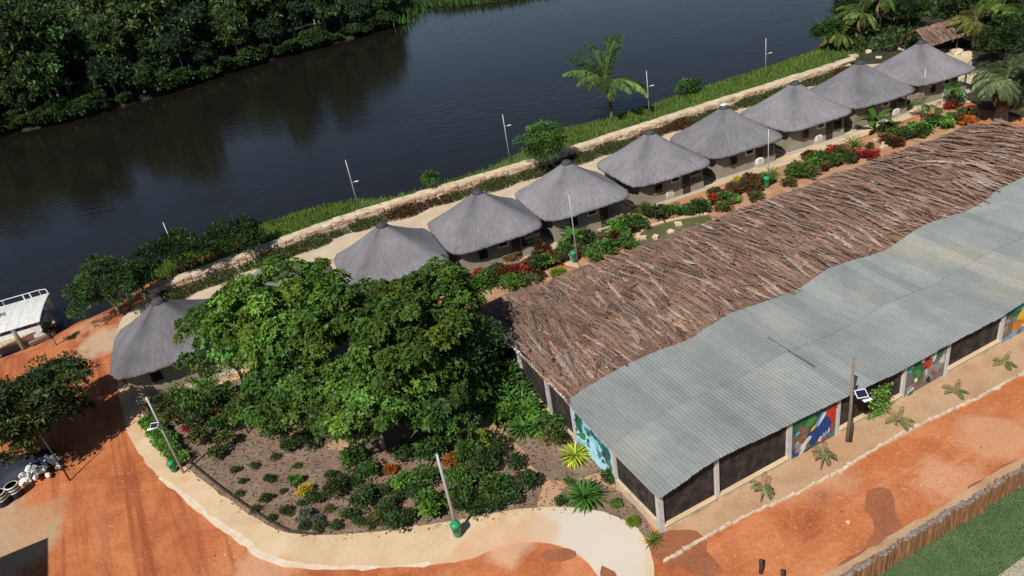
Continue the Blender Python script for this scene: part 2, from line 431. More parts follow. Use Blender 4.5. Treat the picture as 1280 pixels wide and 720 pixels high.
# river: murky water whose turbidity hides the bed within a metre
def water_mat():
    m = bpy.data.materials.new('river_water'); m.use_nodes = True
    t = m.node_tree; N = t.nodes; L = t.links; b = N['Principled BSDF']
    b.inputs['Base Color'].default_value = (.0095, .0080, .0064, 1)
    b.inputs['Roughness'].default_value = .09; b.inputs['IOR'].default_value = 1.333; b.inputs['Specular IOR Level'].default_value = .36
    g = N.new('ShaderNodeNewGeometry')
    mp = N.new('ShaderNodeMapping'); mp.inputs['Rotation'].default_value = (0, 0, R(-8)); mp.inputs['Scale'].default_value = (.45, 1.0, 1)
    L.new(g.outputs['Position'], mp.inputs[0])
    n1 = N.new('ShaderNodeTexNoise'); n1.inputs['Scale'].default_value = 1.1; n1.inputs['Detail'].default_value = 5; L.new(mp.outputs[0], n1.inputs['Vector'])
    n2 = N.new('ShaderNodeTexNoise'); n2.inputs['Scale'].default_value = .05; n2.inputs['Detail'].default_value = 3; L.new(mp.outputs[0], n2.inputs['Vector'])
    mr = N.new('ShaderNodeMapRange'); mr.inputs[1].default_value = .38; mr.inputs[2].default_value = .62; mr.inputs[3].default_value = .08; mr.inputs[4].default_value = .38
    L.new(n2.outputs['Fac'], mr.inputs[0])
    bp = N.new('ShaderNodeBump'); bp.inputs['Distance'].default_value = .16
    L.new(mr.outputs[0], bp.inputs['Strength']); L.new(n1.outputs['Fac'], bp.inputs['Height']); L.new(bp.outputs[0], b.inputs['Normal'])
    return m
MAT['water'] = water_mat()
S = 4000
tag(mk('river', [(-S, -S, WZ), (S, -S, WZ), (S, S, WZ), (-S, S, WZ)], [(0, 1, 2, 3)], MAT['water']), kind='structure')
tag(mk('river_bed', [(-S * 2, -S * 2, -4.2), (S * 2, -S * 2, -4.2), (S * 2, S * 2, -4.2), (-S * 2, S * 2, -4.2)], [(0, 1, 2, 3)], MAT['bank']), kind='structure')

# far bank with rising land
FAR_PX = [(-700, 400), (-300, 262), (-100, 198), (0, 170), (50, 160), (130, 141), (200, 119), (260, 100), (320, 81), (400, 59), (450, 46), (488, 34), (503, 20),
          (510, 9), (560, 7), (620, 3), (700, -12), (900, -52), (1100, -100), (1300, -160)]
far_shore = catmull([G(x, y, WZ) for x, y in FAR_PX], 6.0)
INL = np.array([-.45, .893, 0])
def far_h(d): return -1.2 + .9 * min(1, d / 3) + .012 * d + .00022 * min(d, 300) ** 2
def terrain_far():
    offs = [-8, 0, 3, 12, 40, 90, 160, 260, 420, 900, 2500]
    n = len(far_shore); vs, fs = [], []
    for p in far_shore:
        for d in offs:
            q = p + INL * d
            vs.append((q[0], q[1], -4.0 if d < 0 else (WZ - .05 if d == 0 else far_h(d))))
    k = len(offs)
    for i in range(n - 1):
        for j in range(k - 1):
            fs.append((i * k + j, (i + 1) * k + j, (i + 1) * k + j + 1, i * k + j + 1))
    return tag(mk('far_bank', vs, fs, MAT['forestfloor'], smooth=True), kind='structure')
terrain_far()

# grassy soil of the bank between river wall and water
# lower lawn beyond the log wall
LZ = -1.15
a, b = LOG_A - LD * 500, LOG_B + LD * 900
sheet('lawn', [a + LN * -.6, a + LN * 500, b + LN * 500, b + LN * -.6], LZ, MAT['lawn'])
mk('terrace_edge', [(*(LOG_A - LD * 500)[:2], 0), (*(LOG_B + LD * 900)[:2], 0), (*(LOG_B + LD * 900)[:2], -1.3), (*(LOG_A - LD * 500)[:2], -1.3)],
   [(3, 2, 1, 0)], MAT['dirt'])['kind'] = 'structure'
sheet('garden_path', [G(1243, 724, LZ), G(1300, 681, LZ), G(1420, 700, LZ), G(1330, 790, LZ)], LZ + .03, MAT['slab'], thick=.1)

# concrete path around the garden
PATH = [(143, 455), (152, 478), (172, 484), (178, 500), (184, 535), (205, 562), (232, 585), (262, 607), (300, 635), (335, 657), (362, 667), (410, 669), (470, 665), (530, 657),
        (600, 645), (650, 637), (692, 634), (735, 637), (770, 646), (797, 660), (812, 683), (818, 706), (815, 740), (770, 745), (735, 702), (700, 683), (655, 677), (612, 690),
        (570, 703), (500, 709), (430, 711), (380, 708), (335, 699), (300, 675), (262, 648), (228, 620), (200, 597), (178, 572), (160, 540), (152, 508), (147, 480)]
sheet('concrete_path', [G(*p) for p in PATH], .05, MAT['concrete'], jit=.035, step=.6, seed=2, thick=.1)
0 and sheet('pale_path_patch', [G(*p) for p in [(700, 652), (735, 645), (775, 655), (795, 672), (790, 700), (765, 712), (735, 690), (705, 678)]], .055, MAT['pale_concrete'],
      jit=.03, step=.5, seed=3)
# pale worn lip on the outer side of the path
LIP = [(196, 594), (230, 625), (263, 652), (300, 680), (335, 703), (380, 712), (430, 713), (480, 711), (540, 706), (480, 707), (430, 709), (382, 706), (345, 697), (308, 675), (269, 647), (234, 618)]
sheet('path_lip', [G(*p) for p in LIP], .06, MAT['cream_lip'], jit=.06, step=.5, seed=4, thick=.04)
# garden soil
BED = [(182, 514), (186, 544), (234, 590), (295, 640), (358, 674), (420, 677), (480, 672), (560, 661), (640, 647), (690, 641), (735, 643), (770, 652), (797, 668), (822, 676),
       (775, 600), (722, 548), (640, 452), (606, 392), (580, 395), (450, 420), (330, 455), (270, 474), (205, 490)]
sheet('garden_bed', [G(*p) for p in BED], .02, MAT['soil'], jit=.04, step=.8, seed=5)
# trodden track through the garden
sheet('garden_track', [G(*p) for p in [(600, 520), (625, 535), (650, 560), (668, 585), (690, 600), (725, 598), (760, 590), (782, 618), (735, 600), (705, 610), (693, 636), (672, 636),
                                       (678, 610), (655, 592), (632, 562), (600, 535)]], .026, MAT['sand'], jit=.05, step=.5, seed=6)
sheet('bare_rock_patch', [G(*p) for p in [(410, 553), (432, 541), (455, 537), (458, 549), (430, 562), (412, 562)]], .032, MAT['sand'], jit=.06, step=.5, seed=7)
# terrace under and around the huts
TERR = [(146, 452), (172, 484), (260, 474), (340, 452), (430, 418), (520, 378), (575, 352), (640, 327), (700, 316), (706, 332), (724, 336), (716, 303), (800, 268), (880, 238), (960, 214), (1060, 178), (1180, 134),
        (1290, 115), (1290, 60), (1190, 60), (1075, 76), (950, 117), (850, 149), (760, 178), (700, 198), (620, 224), (530, 250), (430, 281), (350, 310), (270, 339), (195, 370), (158, 392), (145, 420)]
sheet('hut_terrace', [G(*p) for p in TERR], .03, MAT['terrace'], jit=.02, step=1.0, seed=8, smooth_curve=True)
FPATH = [(262, 484), (340, 460), (430, 428), (520, 388), (590, 356), (640, 336), (700, 312), (718, 300), (800, 266), (880, 236), (960, 210), (1060, 174), (1185, 128),
         (1178, 120), (1060, 163), (960, 198), (880, 223), (800, 252), (700, 292), (640, 317), (585, 340), (520, 368), (430, 405), (340, 440), (258, 470)]
sheet('front_path', [G(*p) for p in FPATH], .05, MAT['concrete'], jit=.02, step=.8, seed=9)
# red planting bed between path and thatched shed
RBED = [(590, 362), (640, 343), (704, 334), (728, 338), (722, 306), (800, 272), (880, 242), (960, 216), (1060, 180), (1190, 135), (1225, 150), (1100, 200), (980, 245), (860, 290), (740, 335), (650, 370), (610, 388)]
sheet('planting_bed', [G(*p) for p in RBED], .045, MAT['redsoil'], jit=.05, step=.8, seed=10)
# sand strip in front of the shed
sheet('sand_strip', [G(826, 672), G(832, 700), G(1000, 612), G(1140, 540), G(1284, 463), G(1500, 350), ST(75, .2), ST(0.1, .2)], .02, MAT['sand'], jit=0, seed=11, step=0)
# damp patches
for i, P in enumerate([
        [(1085, 614), (1098, 609), (1112, 612), (1119, 626), (1119, 640), (1125, 652), (1133, 662), (1118, 674), (1098, 690), (1070, 705), (1048, 719), (1040, 722), (1042, 710), (1062, 697), (1080, 687),
         (1086, 672), (1094, 658), (1085, 644), (1081, 630)],
        [(824, 668), (850, 662), (878, 668), (884, 690), (905, 716), (880, 722), (845, 705), (822, 700), (810, 690)],
        [(676, 692), (695, 686), (720, 690), (718, 698), (700, 703), (680, 699)],
        [(752, 708), (768, 714), (775, 728), (752, 728)],
        [(1208, 610), (1230, 598), (1240, 596), (1232, 604), (1214, 616)],
        [(1238, 590), (1262, 578), (1268, 576), (1258, 586), (1242, 596)]]):
    sheet('damp_patch', [G(*p) for p in P], .064 if i in (2, 3) else .024, MAT['damp'], jit=.03, step=.35, seed=20 + i)
# sandy bleached areas on the left yard
0 and sheet('sandy_patch', [G(*p) for p in [(-20, 660), (30, 632), (62, 626), (64, 660), (58, 690), (66, 722), (20, 740), (-40, 730)]], .008, MAT['sand'], jit=.12, step=.4, seed=31)
0 and sheet('sandy_patch', [G(*p) for p in [(125, 405), (142, 402), (148, 440), (140, 468), (128, 440)]], .008, MAT['sand'], jit=.1, step=.4, seed=32)

# pond
PONDP = [(797, 300), (800, 292), (815, 283), (840, 276), (866, 271), (884, 268), (890, 276), (875, 290), (850, 305), (820, 318), (795, 312)]
MAT['pond'] = nmat('pond_water', [(.3, (.085, .085, .035)), (.7, (.13, .125, .055))], scale=.8, rough=.12, spec=.5, bump=.15, bscale=4, bdist=.03)
pw = [G(*p) for p in PONDP]
sheet('pond', pw, .06, MAT['pond'], step=.5)

# ================================================================== STONE BLOCKS
def block_mesh(seed, sx, sy, sz, mat, jit=.12):
    rng = np.random.default_rng(seed)
    vs, fs = [], []
    n = 2
    idx = {}
    def vid(i, j, k):
        key = (i, j, k)
        if key not in idx:
            p = np.array([i, j, k], dtype=float)
            q = p / max(1e-6, np.linalg.norm(p)) if np.abs(p).sum() > 1 else p
            r = p * .80 + q * .22
            r = r * np.array([sx, sy, sz]) / 2 * (1 + rng.normal(0, jit, 3) * .7)
            idx[key] = len(vs); vs.append(r)
        return idx[key]
    rr = (-1, 0, 1)
    for ax in range(3):
        for sg in (-1, 1):
            for a in (0, 1):
                for b in (0, 1):
                    q = []
                    for da, db in ((0, 0), (1, 0), (1, 1), (0, 1)):
                        c = [0, 0, 0]; c[ax] = sg; c[(ax + 1) % 3] = rr[a + da]; c[(ax + 2) % 3] = rr[b + db]
                        q.append(vid(*c))
                    fs.append(tuple(q) if sg > 0 else tuple(reversed(q)))
    me = _mesh('stone', vs, fs); me.materials.append(mat)
    return me

def place(name, me, parent, loc, rz=0, sc=(1, 1, 1), tilt=0):
    o = bpy.data.objects.new(name, me); COL.objects.link(o); o.parent = parent
    o.location = tuple(float(a) for a in loc); o.rotation_euler = (tilt, 0, rz); o.scale = sc
    return o

# ================================================================== RETAINING WALL BY THE RIVER
WALL_PX = [(178, 366), (200, 356), (270, 329), (350, 300), (430, 271), (530, 240), (620, 214), (700, 190), (760, 170), (850, 141), (950, 109), (1062, 74)]
WTOP = .85
wl = catmull([G(x, y, WTOP) for x, y in WALL_PX], .25)
wl2 = np.array([p[:2] for p in wl])
seg = np.hypot(*np.diff(wl2, axis=0).T); cum = np.concatenate([[0], np.cumsum(seg)]); WLEN = cum[-1]
def wall_at(d):
    d = min(max(d, 0), WLEN)
    x = np.interp(d, cum, wl2[:, 0]); y = np.interp(d, cum, wl2[:, 1])
    x2 = np.interp(min(d + .5, WLEN), cum, wl2[:, 0]); y2 = np.interp(min(d + .5, WLEN), cum, wl2[:, 1])
    x1 = np.interp(max(d - .5, 0), cum, wl2[:, 0]); y1 = np.interp(max(d - .5, 0), cum, wl2[:, 1])
    t = math.atan2(y2 - y1, x2 - x1)
    return np.array([x, y, 0]), t
wbase, _ = wall_at(0)
rw = thing('retaining_wall', wbase, 'long cream rough-stone retaining wall along the river behind the huts', 'wall')
mb = MB(); TW = 1.15
for i in range(int(WLEN / 1.0)):
    p, t = wall_at(i + .5)
    mb.box((p[0] - wbase[0], p[1] - wbase[1], (WTOP - .16 - 1.2) / 2), (1.12, TW - .12, WTOP - .16 + 1.2), t)
mb.build('wall_core', MAT['mortar'], rw)
rng = random.Random(4)
caps = [block_mesh(100 + k, 1.15, TW + .05, .24, MAT['stone'], .06) for k in range(5)]
faces_ = [block_mesh(120 + k, .62, .34, .40, MAT['stone' if k % 3 else 'stone_pink'], .14) for k in range(7)]
d = .5
while d < WLEN - .4:
    ln = rng.uniform(.85, 1.5)
    p, t = wall_at(d + ln / 2)
    place('coping_stone', rng.choice(caps), rw, (p[0] - wbase[0], p[1] - wbase[1], WTOP - .09 + rng.uniform(-.05, .05)), t + rng.uniform(-.03, .03),
          (ln / 1.12, rng.uniform(.92, 1.08), 1))
    d += ln + .03
d = .3; cnt = 0
while d < WLEN - .3:
    ln = rng.uniform(.45, .95)
    p, t = wall_at(d + ln / 2)
    nx, ny = math.sin(t), -math.cos(t)
    for row in range(2):
        if row == 1 and cnt > 230: continue
        off = TW / 2 - .04 + rng.uniform(-.04, .07)
        place('stone', rng.choice(faces_), rw, (p[0] + nx * off - wbase[0], p[1] + ny * off - wbase[1], .2 + row * .36 + rng.uniform(-.04, .04)),
              t + rng.uniform(-.12, .12) + (math.pi if rng.random() < .5 else 0), (ln / .6, 1, rng.uniform(.8, 1.05)))
        cnt += 1
    d += ln + rng.uniform(.02, .12)

# grassy earth of the bank on the river side of the wall
_b = [np.array([*wall_at(d)[0][:2]]) for d in np.linspace(0.2, WLEN - .2, 60)]
_t = [p for p in shore_top if G(150, 380)[0] < p[0] < wl2[-1, 0] + 4]
vs, fs = [], []
for p in _b:
    q = min(shore_top, key=lambda s_: np.hypot(s_[0] - p[0], s_[1] - p[1]))
    d_ = np.array(q[:2]) - p; L_ = np.linalg.norm(d_) + 1e-6
    d_ = d_ / L_
    L_ = min(L_, 12) 
    e_ = p + d_ * (L_ + 2.4)
    vs += [(p[0], p[1], .02), (*(p + d_ * max(L_, .7)), .012), (*(p + d_ * (max(L_, .7) + 1.2)), -.5), (*e_, -1.45)]
n_ = len(_b)
for i in range(n_ - 1):
    for j in range(3): fs.append((i * 4 + j, i * 4 + 4 + j, i * 4 + 5 + j, i * 4 + 1 + j))
MAT['bankgreen'] = nmat('grassy_bank', [(.3, (.05, .075, .02)), (.6, (.085, .12, .03)), (.85, (.15, .13, .06))], scale=.8, rough=.95, bump=.6, bscale=6, bdist=.05, fine=(8, .3))
tag(mk('river_bank', vs, fs, MAT['bankgreen'], smooth=True), kind='structure')

sheet('river_bank_end', [G(*p) for p in [(900, 116), (950, 94), (1000, 76), (1036, 62), (1050, 70), (1068, 79), (1000, 100), (940, 119)]], .016, MAT['bankgreen'], step=1, jit=.1, seed=88)
# loose rocks where the wall ends
for k, (px, py, s) in enumerate([(1066, 72, 1.5), (1085, 66, 1.3), (1098, 73, 1.0), (1128, 62, 1.6), (1143, 60, 1.3), (1172, 47, 1.2), (1195, 67, 1.8), (1207, 70, 1.6),
                                 (1105, 179, .5), (1113, 177, .6), (1104, 185, .5), (1119, 181, .45), (1096, 176, .5)]):
    p = G(px, py)
    s *= .55 if k < 8 else 1
    me = block_mesh(300 + k, s * 1.3, s, s * .6, MAT['stone'], .18)
    o = place('boulder', me, None, (p[0], p[1], s * .2), k * 1.3)
    if k < 8: tag(o, ['cream boulder at the end of the river wall', 'cream boulder beside the dark hedge at the wall end', 'flat cream boulder behind the second hut from the right',
                      'large cream boulder between palms and last hut', 'cream boulder right of the large one behind the last hut', 'pale boulder just behind the tip of the last hut roof',
                      'pale long boulder right of the last hut roof', 'pale boulder at the right eave of the last hut'][k], 'boulder', 'boulders behind the last hut')
    else: tag(o, 'small pale rock heaped beside the banana plants near the thatch', 'rock', 'small rock heap')

# pond edging
pe = [G(*p) for p in PONDP]
pk = thing('pond_kerb', pe[0], 'cream concrete kerb curving round the small green pond', 'kerb')
for q, poly in enumerate([catmull(pe[:6], .4)]):
    m_ = MB(); o0 = pe[0]
    for i in range(len(poly) - 1):
        a_, b_ = poly[i] - o0, poly[i + 1] - o0
        c_ = (a_ + b_) / 2; L_ = np.linalg.norm(b_ - a_)
        m_.box((c_[0], c_[1], .09), (L_ * 1.06, .34, .18), math.atan2(b_[1] - a_[1], b_[0] - a_[0]), ch=.03)
    m_.build('kerb_run', MAT['concrete'], pk)
for k, (px, py) in enumerate([(804, 299), (820, 298), (839, 292), (848, 282)]):
    p = G(px, py); me = block_mesh(330 + k, .6, .45, .35, MAT['stone'], .15)
    tag(place('pond_stone', me, None, (p[0], p[1], .12), k), 'small cream stone standing in the green pond water', 'stone', 'stones in the pond')

# ================================================================== HUTS
def thatch_mat():
    m = nmat('grey_thatch', [(.25, (.135, .130, .144)), (.5, (.188, .182, .198)), (.75, (.245, .237, .250))], scale=3.6, detail=8, rough=.92, bump=.55, bscale=9.0, bdist=.05,
             coord='tc', stretch=(3.6, .5, 1), fine=(11.0, .16), spec=.15)
    t = m.node_tree; N = t.nodes; L = t.links; b = N['Principled BSDF']
    src = b.inputs['Base Color'].links[0].from_socket
    # broad weathering, differing from hut to hut
    g = N.new('ShaderNodeNewGeometry'); n = N.new('ShaderNodeTexNoise'); n.inputs['Scale'].default_value = .45; n.inputs['Detail'].default_value = 4
    L.new(g.outputs['Position'], n.inputs['Vector'])
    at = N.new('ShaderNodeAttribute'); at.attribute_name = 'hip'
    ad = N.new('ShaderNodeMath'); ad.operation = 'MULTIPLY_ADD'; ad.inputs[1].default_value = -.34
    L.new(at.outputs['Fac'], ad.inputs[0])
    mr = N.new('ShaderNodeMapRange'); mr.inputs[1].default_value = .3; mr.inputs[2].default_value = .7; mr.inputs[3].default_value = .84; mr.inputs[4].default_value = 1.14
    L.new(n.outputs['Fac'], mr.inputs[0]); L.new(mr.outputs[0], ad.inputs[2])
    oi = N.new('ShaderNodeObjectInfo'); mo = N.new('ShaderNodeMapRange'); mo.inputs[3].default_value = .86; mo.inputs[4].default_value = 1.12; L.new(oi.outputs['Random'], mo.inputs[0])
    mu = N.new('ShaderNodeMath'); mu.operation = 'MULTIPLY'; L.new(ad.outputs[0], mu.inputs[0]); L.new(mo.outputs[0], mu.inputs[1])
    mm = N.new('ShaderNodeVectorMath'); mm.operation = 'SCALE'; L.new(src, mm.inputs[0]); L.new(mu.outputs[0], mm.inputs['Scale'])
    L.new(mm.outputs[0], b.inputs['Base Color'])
    return m
MAT['thatch'] = thatch_mat()
HALF = 4.42; ZE, ZA = 2.7, 6.0
def roof_mesh(seed):
    rng = np.random.default_rng(seed)
    NA, NR = 120, 26
    vs, fs, tc, hip = [], [], [], []
    ph = rng.uniform(0, 6.28, 4)
    for j in range(NR + 4):
        if j <= NR:
            q = .02 + (1 - .02) * j / NR
            z = ZE + (ZA - ZE) * (.80 * (1 - q) + .20 * (1 - q) ** 2)
            if j == NR: z -= .05
        else:
            q = (.993, .955, .80)[j - NR - 1]; z = (ZE - .24, ZE - .27, ZE + .12)[j - NR - 1]
        p = 2 + 3.6 * min(1, q / .35)
        for i in range(NA):
            th = 2 * math.pi * i / NA - math.pi * .75 + math.pi
            c, s_ = math.cos(th), math.sin(th)
            r = HALF * q / (abs(c) ** p + abs(s_) ** p) ** (1 / p)
            wv = .012 * math.sin(3 * th + ph[0]) * q + .010 * math.sin(7 * th + ph[1]) * q
            dz = wv + (rng.normal(0, .006) if j < NR else rng.normal(0, .03))
            dr = 1 + (rng.normal(0, .0025) if j < NR - 1 else rng.normal(0, .006))
            vs.append((r * c * dr, r * s_ * dr, z + dz))
            tc.append((th * 2.6, j * .17 if j <= NR else NR * .17 + (j - NR) * .1, seed * 3.1))
            a = (th + math.pi * .75 + math.pi) % (2 * math.pi) - math.pi
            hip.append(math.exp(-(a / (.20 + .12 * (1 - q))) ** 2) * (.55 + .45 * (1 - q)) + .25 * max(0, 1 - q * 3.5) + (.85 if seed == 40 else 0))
    for j in range(NR + 3):
        for i in range(NA):
            i2 = (i + 1) % NA
            fs.append((j * NA + i, (j + 1) * NA + i, (j + 1) * NA + i2, j * NA + i2))
    me = _mesh('thatch_roof', vs, np.array(fs))
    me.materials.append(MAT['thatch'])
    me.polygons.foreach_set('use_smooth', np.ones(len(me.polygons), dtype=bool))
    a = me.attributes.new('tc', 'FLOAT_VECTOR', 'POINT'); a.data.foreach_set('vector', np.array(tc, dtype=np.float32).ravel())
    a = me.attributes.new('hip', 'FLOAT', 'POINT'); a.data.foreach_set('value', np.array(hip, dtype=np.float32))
    return me

HUT_APEX = [(195, 373), (338, 323), (476, 278), (596, 236.5), (707.5, 200), (812, 162.5), (905, 131), (994, 101), (1075, 75.5), (1152, 50)]
HUT_RZ = R(17)
HUT_LABEL = [
    'leftmost thatched hut, standing alone beside the red dirt yard', 'second thatched hut from the left, almost hidden behind the big leafy tree',
    'third thatched hut from the left, its lower roof masked by leaves', 'fourth thatched hut from the left, with a bench before its porch',
    'fifth thatched hut from the left, behind the lamp post with green bin', 'sixth thatched hut from the left, opposite the small green pond',
    'seventh thatched hut from the left, with a white cover on its roof tip', 'eighth thatched hut from the left, third from the right end',
    'ninth thatched hut from the left, behind the banana plant', 'rightmost thatched hut, at the far end of the row by palms']
W2 = 3.45
def box_local(mb_, x0, x1, y0, y1, z0, z1, ch=0): return mb_.box(((x0 + x1) / 2, (y0 + y1) / 2, (z0 + z1) / 2), (x1 - x0, y1 - y0, z1 - z0), 0, ch)
H_SLAB = box_local(MB(), -4.0, 4.0, -4.0, 4.0, -.1, .12, .03)
H_WALL = MB()
for bx in [(-W2, 2.05, -W2, -W2 + .2), (2.05, W2, -W2, -W2 + .15, .95), (-W2, -W2 + .2, -W2 + .2, W2), (-W2 + .2, W2, W2 - .2, W2), (W2 - .2, W2, -.9, W2 - .2), (1.85, 2.05, -W2 + .2, -.9), (2.05, W2 - .2, -1.1, -.9)]:
    box_local(H_WALL, *bx[:4], .12, bx[4] if len(bx) > 4 else 2.85)
proto = {}
def hut_part(name, mbuild, mat, parent, smooth=False):
    if name not in proto:
        me = _mesh(name, mbuild.v, mbuild.f); me.materials.append(mat); proto[name] = me
    return link(name, proto[name], parent)
def frame_mb(x, z, w_, h_, y, t=.09, dpt=.1):
    m_ = MB()
    box_local(m_, x - w_ / 2, x + w_ / 2, y - dpt, y, z + h_ / 2 - t, z + h_ / 2); box_local(m_, x - w_ / 2, x + w_ / 2, y - dpt, y, z - h_ / 2, z - h_ / 2 + t)
    box_local(m_, x - w_ / 2, x - w_ / 2 + t, y - dpt, y, z - h_ / 2 + t, z + h_ / 2 - t); box_local(m_, x + w_ / 2 - t, x + w_ / 2, y - dpt, y, z - h_ / 2 + t, z + h_ / 2 - t)
    return m_
YF = -W2
def hut(i):
    ap = G(*HUT_APEX[i], z=ZA - .03)
    t = thing('thatched_hut', (ap[0], ap[1], 0), HUT_LABEL[i], 'hut', 'thatched huts in a row', HUT_RZ)
    hut_part('plinth', H_SLAB, MAT['slab'], t)
    hut_part('wall', H_WALL, MAT['plaster'], t)
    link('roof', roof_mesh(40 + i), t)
    rf = [c for c in t.children if c.name.startswith('roof')][0]
    cap = MB()
    n = 14
    rings = [(.52, ZA - .34), (.44, ZA - .18), (.30, ZA - .07), (.1, ZA - .03)]
    vs = [(r * math.cos(2 * math.pi * k / n), r * math.sin(2 * math.pi * k / n), z) for r, z in rings for k in range(n)]
    fs = [(a * n + k, a * n + (k + 1) % n, (a + 1) * n + (k + 1) % n, (a + 1) * n + k) for a in range(3) for k in range(n)] + [tuple(3 * n + k for k in range(n))]
    cap.add(vs, fs)
    o = cap.build('ridge_cap', MAT['charcoal'], rf, smooth=False)
    if i == 6:
        o['label'] = 'white cover on the roof tip'
        MB().box((0, 0, ZA - .02), (.6, .5, .14), .3, .04).build('cap_cover', MAT['white'], rf)
    # openings on the side facing the path
    wn = hut_part('window', box_local(MB(), -1.9, -1.1, YF - .03, YF + .05, 1.15, 2.0), MAT['darkglass'], t)
    hut_part('frame', frame_mb(-1.5, 1.575, .96, 1.01, YF - .001), MAT['plaster'], wn)
    dr = hut_part('door', box_local(MB(), 1.15, 1.95, YF - .045, YF + .05, .13, 2.15), MAT['doorwood'], t)
    hut_part('handle', box_local(MB(), .1 + 1.15, .18 + 1.15, YF - .10, YF - .045, 1.05, 1.2), MAT['pole'], dr)
    w3 = link('window', bpy.data.meshes.get('hut_small_pane') or box_local(MB(), -.05, .75, YF - .03, YF + .05, 1.75, 2.2).build('tmp', MAT['darkglass']).data, t)
    w3.data.name = 'hut_small_pane'
    hut_part('white_frame', frame_mb(.35, 1.975, .98, .62, YF - .002, .1, .16), MAT['white'], w3)
    hut_part('porch_post', MB().tube([(W2 - .12, YF + .12, .12), (W2 - .12, YF + .12, 2.75)], .09, 8), MAT['plaster'], t)
    hut_part('porch_door', box_local(MB(), 2.2, 3.0, -1.15, -1.105, .13, 2.1), MAT['doorwood'], t)
    hut_part('side_window', box_local(MB(), -W2 - .03, -W2 + .05, -.4, .8, 1.0, 2.0), MAT['darkglass'], t)
    return t
huts = [hut(i) for i in range(10)]
for o in [o for o in bpy.data.objects if o.name.startswith('tmp')]: bpy.data.objects.remove(o)

ca, sa = math.cos(HUT_RZ), math.sin(HUT_RZ)
def hut_local(i, x, y, z=0):
    L_ = huts[i].location
    return np.array([L_.x + x * ca - y * sa, L_.y + x * sa + y * ca, z])
ORD = ['leftmost', 'second', 'third', 'fourth', 'fifth', 'sixth', 'seventh', 'eighth', 'ninth', 'last']
# white utility boxes on plinths in front of the huts
UT = {0: (246, 463), 3: (620, 322), 4: (751, 274), 5: (835, 242), 6: (947, 202), 7: (1020, 173), 8: (1116, 140), 9: (1179, 116)}
UM = {}
for i, pxy in UT.items():
    p = G(pxy[0] + 1, pxy[1] + 7)
    t = thing('utility_box', p, 'white rounded utility box on grey plinth in front of the %s hut' % (ORD[i] if i in (0, 9) else ORD[i] + ' (from the left)'), 'utility box', 'white boxes before the huts', HUT_RZ)
    if not UM:
        pl = box_local(MB(), -.45, .45, -.35, .35, 0.03, .5, .03).build('plinth', MAT['slab'], t)
        m_ = MB()
        prof = [(-.40, .52), (-.40, .86), (-.34, .98), (-.22, 1.05), (0, 1.07), (.22, 1.05), (.34, .98), (.40, .86), (.40, .52)]
        vs = [(x, y, z) for y in (-.3, .3) for x, z in prof]; n = len(prof)
        fs = [(k, k + 1, n + k + 1, n + k) for k in range(n - 1)] + [tuple(range(n))[::-1], tuple(range(n, 2 * n)), (n - 1, 0, n, 2 * n - 1)]
        bd = m_.add(vs, fs).build('housing', MAT['white'], t)
        g_ = MB()
        for k in range(5): g_.box((0, -.315, .58 + k * .08), (.56, .02, .03))
        gr = g_.build('grille', MAT['capgrey'], t)
        UM = dict(plinth=pl.data, housing=bd.data, grille=gr.data)
    else:
        for nme, me in UM.items(): link(nme, me, t)

# benches on the path
def bench(px, py, label):
    p = G(px, py)
    t = thing('bench', p, label, 'bench', 'garden benches', HUT_RZ)
    MB().box((0, 0, .45), (1.5, .42, .07), 0, .015).build('seat', MAT['concrete'], t)
    MB().box((0, .24, .75), (1.5, .07, .36), 0, .015).build('backrest', MAT['concrete'], t)
    for s_ in (-1, 1): MB().box((s_ * .55, 0, .21), (.12, .38, .41), 0, .01).build('leg', MAT['concrete'], t)
bench(668, 306, 'cream concrete bench in front of the fourth hut porch')
bench(870, 230, 'cream concrete bench between the sixth and seventh huts')

# ================================================================== LONG SHED
SLEN = 50.5
JK = .02; TJ = 8.15
jp = [(716, 500), (743, 482), (773, 463), (792, 455), (822, 441), (860, 428), (880, 417), (907, 396), (960, 378), (997, 367), (1023, 346), (1038, 336), (1070, 327), (1110, 316),
      (1127, 303), (1150, 286), (1173, 277), (1217, 264), (1247, 240)]
js = np.array([on_plane(x, y, TJ, JK) for x, y in jp])
fp = [(822, 622), (895, 571), (985, 530), (1050, 497), (1125, 462), (1183, 430), (1250, 395), (1280, 376)]
fz = np.array([on_plane(x, y, -.3) for x, y in fp])
def zj(s): return float(np.interp(s, js[:, 0], js[:, 1]))
def zf(s): return float(np.interp(s, fz[:, 0], fz[:, 1]))
_ks = np.linspace(-3, 3, 9)
def zjs(s): return float(np.mean([min(4.1, max(2.6, zj(s + k * .35))) for k in _ks]))
def zfs(s): return float(np.mean([min(3.3, max(2.4, zf(s + k * .25))) for k in _ks]))
F0, F1 = G(610, 376, 2.75), G(1222, 152, 2.75)
def tz_far(s):
    a = (F0 - SHED0) @ U, (F0 - SHED0) @ V; b = (F1 - SHED0) @ U, (F1 - SHED0) @ V
    k = (s - a[0]) / (b[0] - a[0])
    return a[1] + (b[1] - a[1]) * k
print('shed', js.round(2).tolist(), fz.round(2).tolist(), tz_far(0), tz_far(50))
def thatch_z(s, t):
    tj = TJ + JK * s; tf = tz_far(s); k = (t - tj) / (tf - tj)
    return (zjs(s) - .05) * (1 - k) + 2.72 * k + .25 * math.sin(math.pi * min(1, max(0, k))) + .05 * math.sin(s * 1.3 + t) + .04 * math.sin(t * 2.1 - s * .7)
shed = thing('long_shed', SHED0, 'long open-sided shed roofed half in brown palm thatch, half in grey metal', 'shed')
def SL(s, t, z): return U * s + V * t + np.array([0, 0, z])     # local to the shed origin

